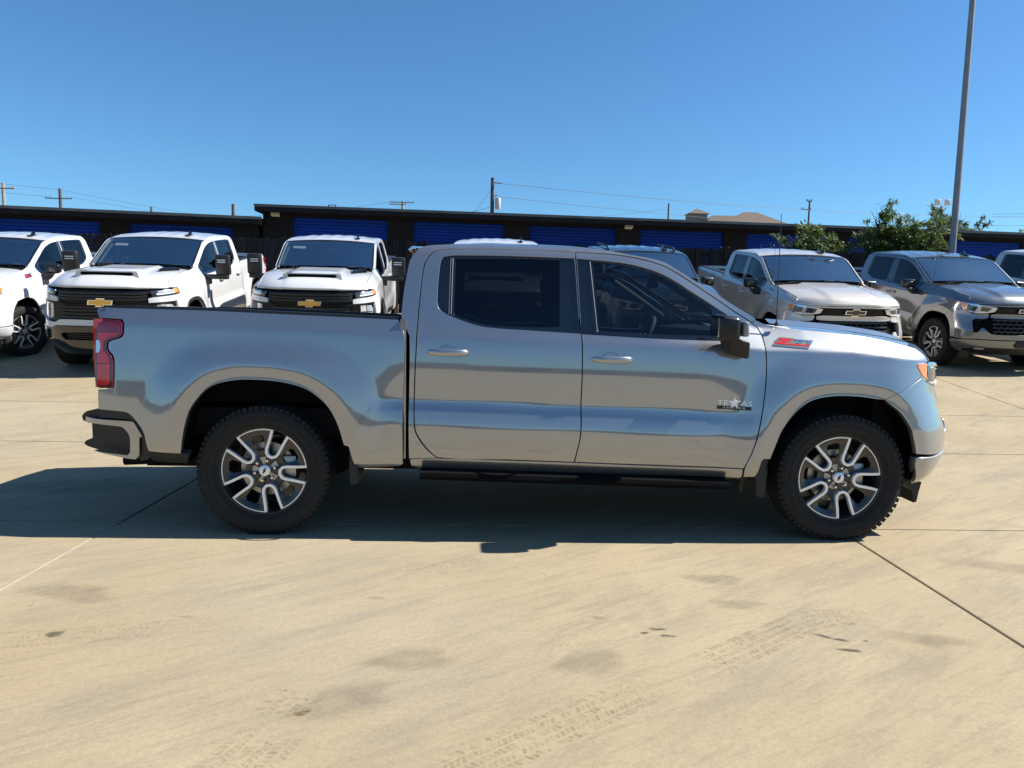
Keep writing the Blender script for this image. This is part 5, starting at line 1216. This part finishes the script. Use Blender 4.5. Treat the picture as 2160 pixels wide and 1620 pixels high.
def tree(name, label, base, stems, tips, leaf, nleaf, mat, seed, droop=.12, lean=0., group='trees behind the fence'):
    """stems arch from the base into the crown; leaves sit along the outer part of every twig"""
    r = random.Random(seed); x0, y0 = base; z0 = gz(y0); root = tag(empty(name, (x0, y0, z0)), label, 'tree' if 'tree' in name else 'bush', group)
    br = MB(); lv = []; lf = []
    main = []
    for i in range(stems):
        t = tips(r); c = Vector((t[0]*.35+r.uniform(-.1, .1), t[1]*.35, t[2]*.62))
        P = [Vector((0, 0, 0)).lerp(c, k/5).lerp(c.lerp(Vector(t), k/5), k/5) for k in range(6)]
        rad = .035 if i < 8 else .012
        br.tube(P, [rad*(1-k/5*.85) for k in range(6)], 5, False); main.append(P)
    for i in range(stems*5):
        P = r.choice(main); k = r.uniform(2., 5); a = P[int(k)].lerp(P[min(5, int(k)+1)], k % 1)
        d = Vector((r.gauss(0, 1), r.gauss(0, .7), r.gauss(.35, .6))).normalized()*r.uniform(.15, .5)
        q = [a, a+d*.5+Vector((0, 0, .03)), a+d-Vector((0, 0, droop*r.random()))]
        br.tube(q, [.006, .004, .002], 3, False)
        for _ in range(max(1, nleaf//(stems*5))):
            u = r.uniform(.15, 1.05); p = (q[0].lerp(q[1], min(1, u*2)) if u < .5 else q[1].lerp(q[2], u*2-1))+Vector((r.gauss(0, .035), r.gauss(0, .035), r.gauss(0, .035)))
            ax = (d.normalized()+Vector((r.gauss(0, .6), r.gauss(0, .6), r.gauss(-.25, .5)))).normalized(); sd = ax.cross(Vector((r.gauss(0, .5), r.gauss(0, .5), 1))).normalized(); L_ = leaf*r.uniform(.6, 1.25); W = L_*r.uniform(.28, .42)
            n = len(lv); up = ax.cross(sd)*W*.25
            lv += [p, p+ax*L_*.45+sd*W*.5+up, p+ax*L_, p+ax*L_*.45-sd*W*.5+up]; lf.append((n, n+1, n+2, n+3))
    ob('trunk', br.mesh('trunk', 60), 'bark', root)
    me = bpy.data.meshes.new('crown'); me.from_pydata([tuple(p) for p in lv], [], lf); me.update()
    tag(ob('crown', me, mat, root), kind='stuff')
def ell(cx, cz, rx, ry, rz, lumps=()):
    def f(r):
        while True:
            p = (r.uniform(-1, 1), r.uniform(-1, 1), r.uniform(-1, 1)); d = p[0]**2+p[1]**2+p[2]**2
            if .15 < d < 1: break
        if lumps and r.random() < .6:
            lx, lz, lr = r.choice(lumps); return (lx+p[0]*lr, p[1]*ry*.8, lz+p[2]*lr)
        return (cx+p[0]*rx, p[1]*ry, cz+p[2]*rz)
    return f
zb = gz(15.6)
tree('leafy_bush', 'ragged green bush above the fence behind the tan pickup', (11.1, 15.7), 75, ell(0, 3.35-zb+.1, 1.0, .6, .75, ((.2, 3.95-zb, .42), (-.25, 3.7-zb, .5), (.65, 3.5-zb, .45), (-.8, 3.6-zb, .25))), .14, 9000, 'leaf', 11)
tree('leafy_bush', 'large ragged green bush above the fence left of the light pole', (13.4, 15.4), 120, ell(0, 3.6-zb, 1.35, .7, .75, ((-.55, 4.35-zb, .5), (.55, 4.15-zb, .5), (1.1, 4.1-zb, .4), (-1.1, 3.9-zb, .3), (0, 4.1-zb, .6), (.1, 3.5-zb, .8))), .14, 17000, 'leaf', 12)
tree('shade_tree', 'paler rounded tree behind the light pole beyond the storage block', (23.6, 28.5), 90, ell(0, 5.4-gz(28), 1.9, 1.2, 1.1, ((-.7, 6.2-gz(28), .8), (.6, 5.9-gz(28), .7), (1.6, 5.5-gz(28), .7))), .20, 14000, 'leaf_far', 13)
tree('shade_tree', 'low rounded tree on the roofline right of the light pole', (27.2, 32.), 60, ell(0, 5.3-gz(32), 1.8, 1.0, .7, ((-.6, 5.8-gz(32), .7),)), .20, 9000, 'leaf_far', 14)
tree('shade_tree', 'treetop just showing at the right edge over the storage roof', (30.9, 34.), 40, ell(0, 5.6-gz(34), 1.2, .9, .7), .20, 5000, 'leaf_far', 15)
tree('leafy_bush', 'small pale sapling above the fence beside the dark pickup', (8.05, 14.4), 14, ell(0, 3.25-gz(14.4), .22, .2, .25), .09, 260, 'leaf', 16)
tree('leafy_bush', 'small wispy sapling above the fence next to the tan pickup roof', (9.0, 14.5), 12, ell(0, 3.2-gz(14.4), .22, .2, .25), .09, 160, 'leaf', 17)

# low sales building across the lot, behind the viewer (the silver truck's side mirrors it along the horizon)
sb = tag(empty('sales_building', (-30, -46, 0)), 'long low grey building mirrored along the side of the silver pickup', 'building')
simple('sales_wall', (.16, .155, .15), rough=.8, noise=.4, nscale=.4); simple('sales_glass', (.06, .065, .07), rough=.1)
mb = MB(); mb.box(0, 64, -9, 0, 0, 2.9); mb.box(14, 30, -9.2, .3, 0, 3.3); mb.box(-22, -3, -9, -2, 0, 2.6); mb.box(68, 90, -9, -3, 0, 3.0); ob('wall', mb.mesh('wall', 0), 'sales_wall', sb)
for k in range(12):
    mb = MB(); mb.box(k*5.2+.8, k*5.2+4.6, 0, .05, .3, 2.6); ob('window', mb.mesh('window', 0), 'sales_glass', sb)
# ------------------------------------------------------------------ the trucks
def row_matrix(x, y, yaw, lift=0.):
    """front axle at (x,y) on the sloping lot, nose toward the viewer"""
    pit = math.atan(.125); f = Vector((math.sin(yaw)*math.cos(pit), -math.cos(yaw)*math.cos(pit), -math.sin(pit))); l = Vector((math.cos(yaw), math.sin(yaw), 0)); u = f.cross(l)
    o = Vector((x, y, gz(y)+lift))-f*3.745
    return Matrix(((f.x, l.x, u.x, o.x), (f.y, l.y, u.y, o.y), (f.z, l.z, u.z, o.z), (0, 0, 0, 1)))
def mast(k):
    mb = MB(); mb.tube([(3.312, -.85, 1.40), (3.312, -.85, 1.425)], .012, 8); mb.tube([(3.312, -.85, 1.42), (3.304, -.85, 2.125)], [.0035, .002], 6); k.add('mast_antenna', mb.mesh('mast_antenna'), 'satin_black')
KH = make_kit('1500', hero=True, z71=True); mast(KH)
# door badge: word over a dark bar with a star
NOSE['X0'] = (X0X, X0Y)
t1 = side_text(KH, -1, 'TE', 2.942, .889, .046, 'machined', 0, name='door_badge', sx=1.45, tilt=-.03)
side_text(KH, -1, 'AS', 3.096, .884, .046, 'machined', 0, t1, name='badge_letters', sx=1.45, tilt=-.03)
st = [((.043 if i % 2 == 0 else .017)*math.sin(i*math.pi/5), (.043 if i % 2 == 0 else .017)*math.cos(i*math.pi/5)) for i in range(10)]
KH.add('badge_star', panel('badge_star', [(3.017+u, .903+v) for u, v in st], S(-1, .006), OUTY(-1), .01, [], .006, 1), 'machined', t1)
KH.add('badge_bar', panel('badge_bar', [(2.908, .885), (3.126, .878), (3.124, .856), (2.906, .863)], S(-1, .003), OUTY(-1), .02, [], .003, 1), 'satin_black', t1)
side_text(KH, -1, 'EDITION', 3.017, .866, .016, 'machined', 0, t1, off=.0045, name='badge_letters', spacing=1.9, sx=1.3, tilt=-.033)
hero, _ = place(KH, 'crew_cab_pickup', 'silver blue four-door pickup standing side-on in the foreground', 'paint_silver', Matrix.Identity(4))
K15 = make_kit('1500', script=True); mast(K15)
KZ = make_kit('1500', z71=True); mast(KZ)
KD = make_kit('1500', rails=True)
K2 = make_kit('hd')
for s in (-1, 1): side_text(K2, s, '4X4', -.72, 1.30, .07, 'badge_red', .15, name='bed_decal', tilt=0)
place(KZ, 'crew_cab_pickup', 'white pickup with red fender badge at the far left edge', 'paint_white', row_matrix(-7.2, 6.5, .11), 0., -.42)
place(K2, 'heavy_duty_pickup', 'white pickup with hood scoop behind the tail lamp of the silver pickup', 'paint_white', row_matrix(-4.25, 6.05, .065), .08)
place(K2, 'heavy_duty_pickup', 'white pickup with hood scoop behind the empty bed of the silver pickup', 'paint_white', row_matrix(-1.36, 6.40, .07), .08)
place(K2, 'heavy_duty_pickup', 'white pickup mostly hidden, its roof showing above the silver cab', 'paint_white', row_matrix(1.50, 6.55, -.01), .08)
place(KD, 'crew_cab_pickup', 'dark blue grey pickup with black roof rails behind the windshield pillar', 'paint_dark', row_matrix(4.30, 6.7, .06))
place(K15, 'crew_cab_pickup', 'tan beige pickup behind the hood of the silver pickup', 'paint_tan', row_matrix(7.13, 6.54, 0.))
place(K15, 'crew_cab_pickup', 'dark grey pickup in front of the light pole', 'paint_grey', row_matrix(10.37, 7.20, .02))
place(K2, 'heavy_duty_pickup', 'white pickup cut off by the right edge of the frame', 'paint_white', row_matrix(13.45, 7.7, -.04), .08)
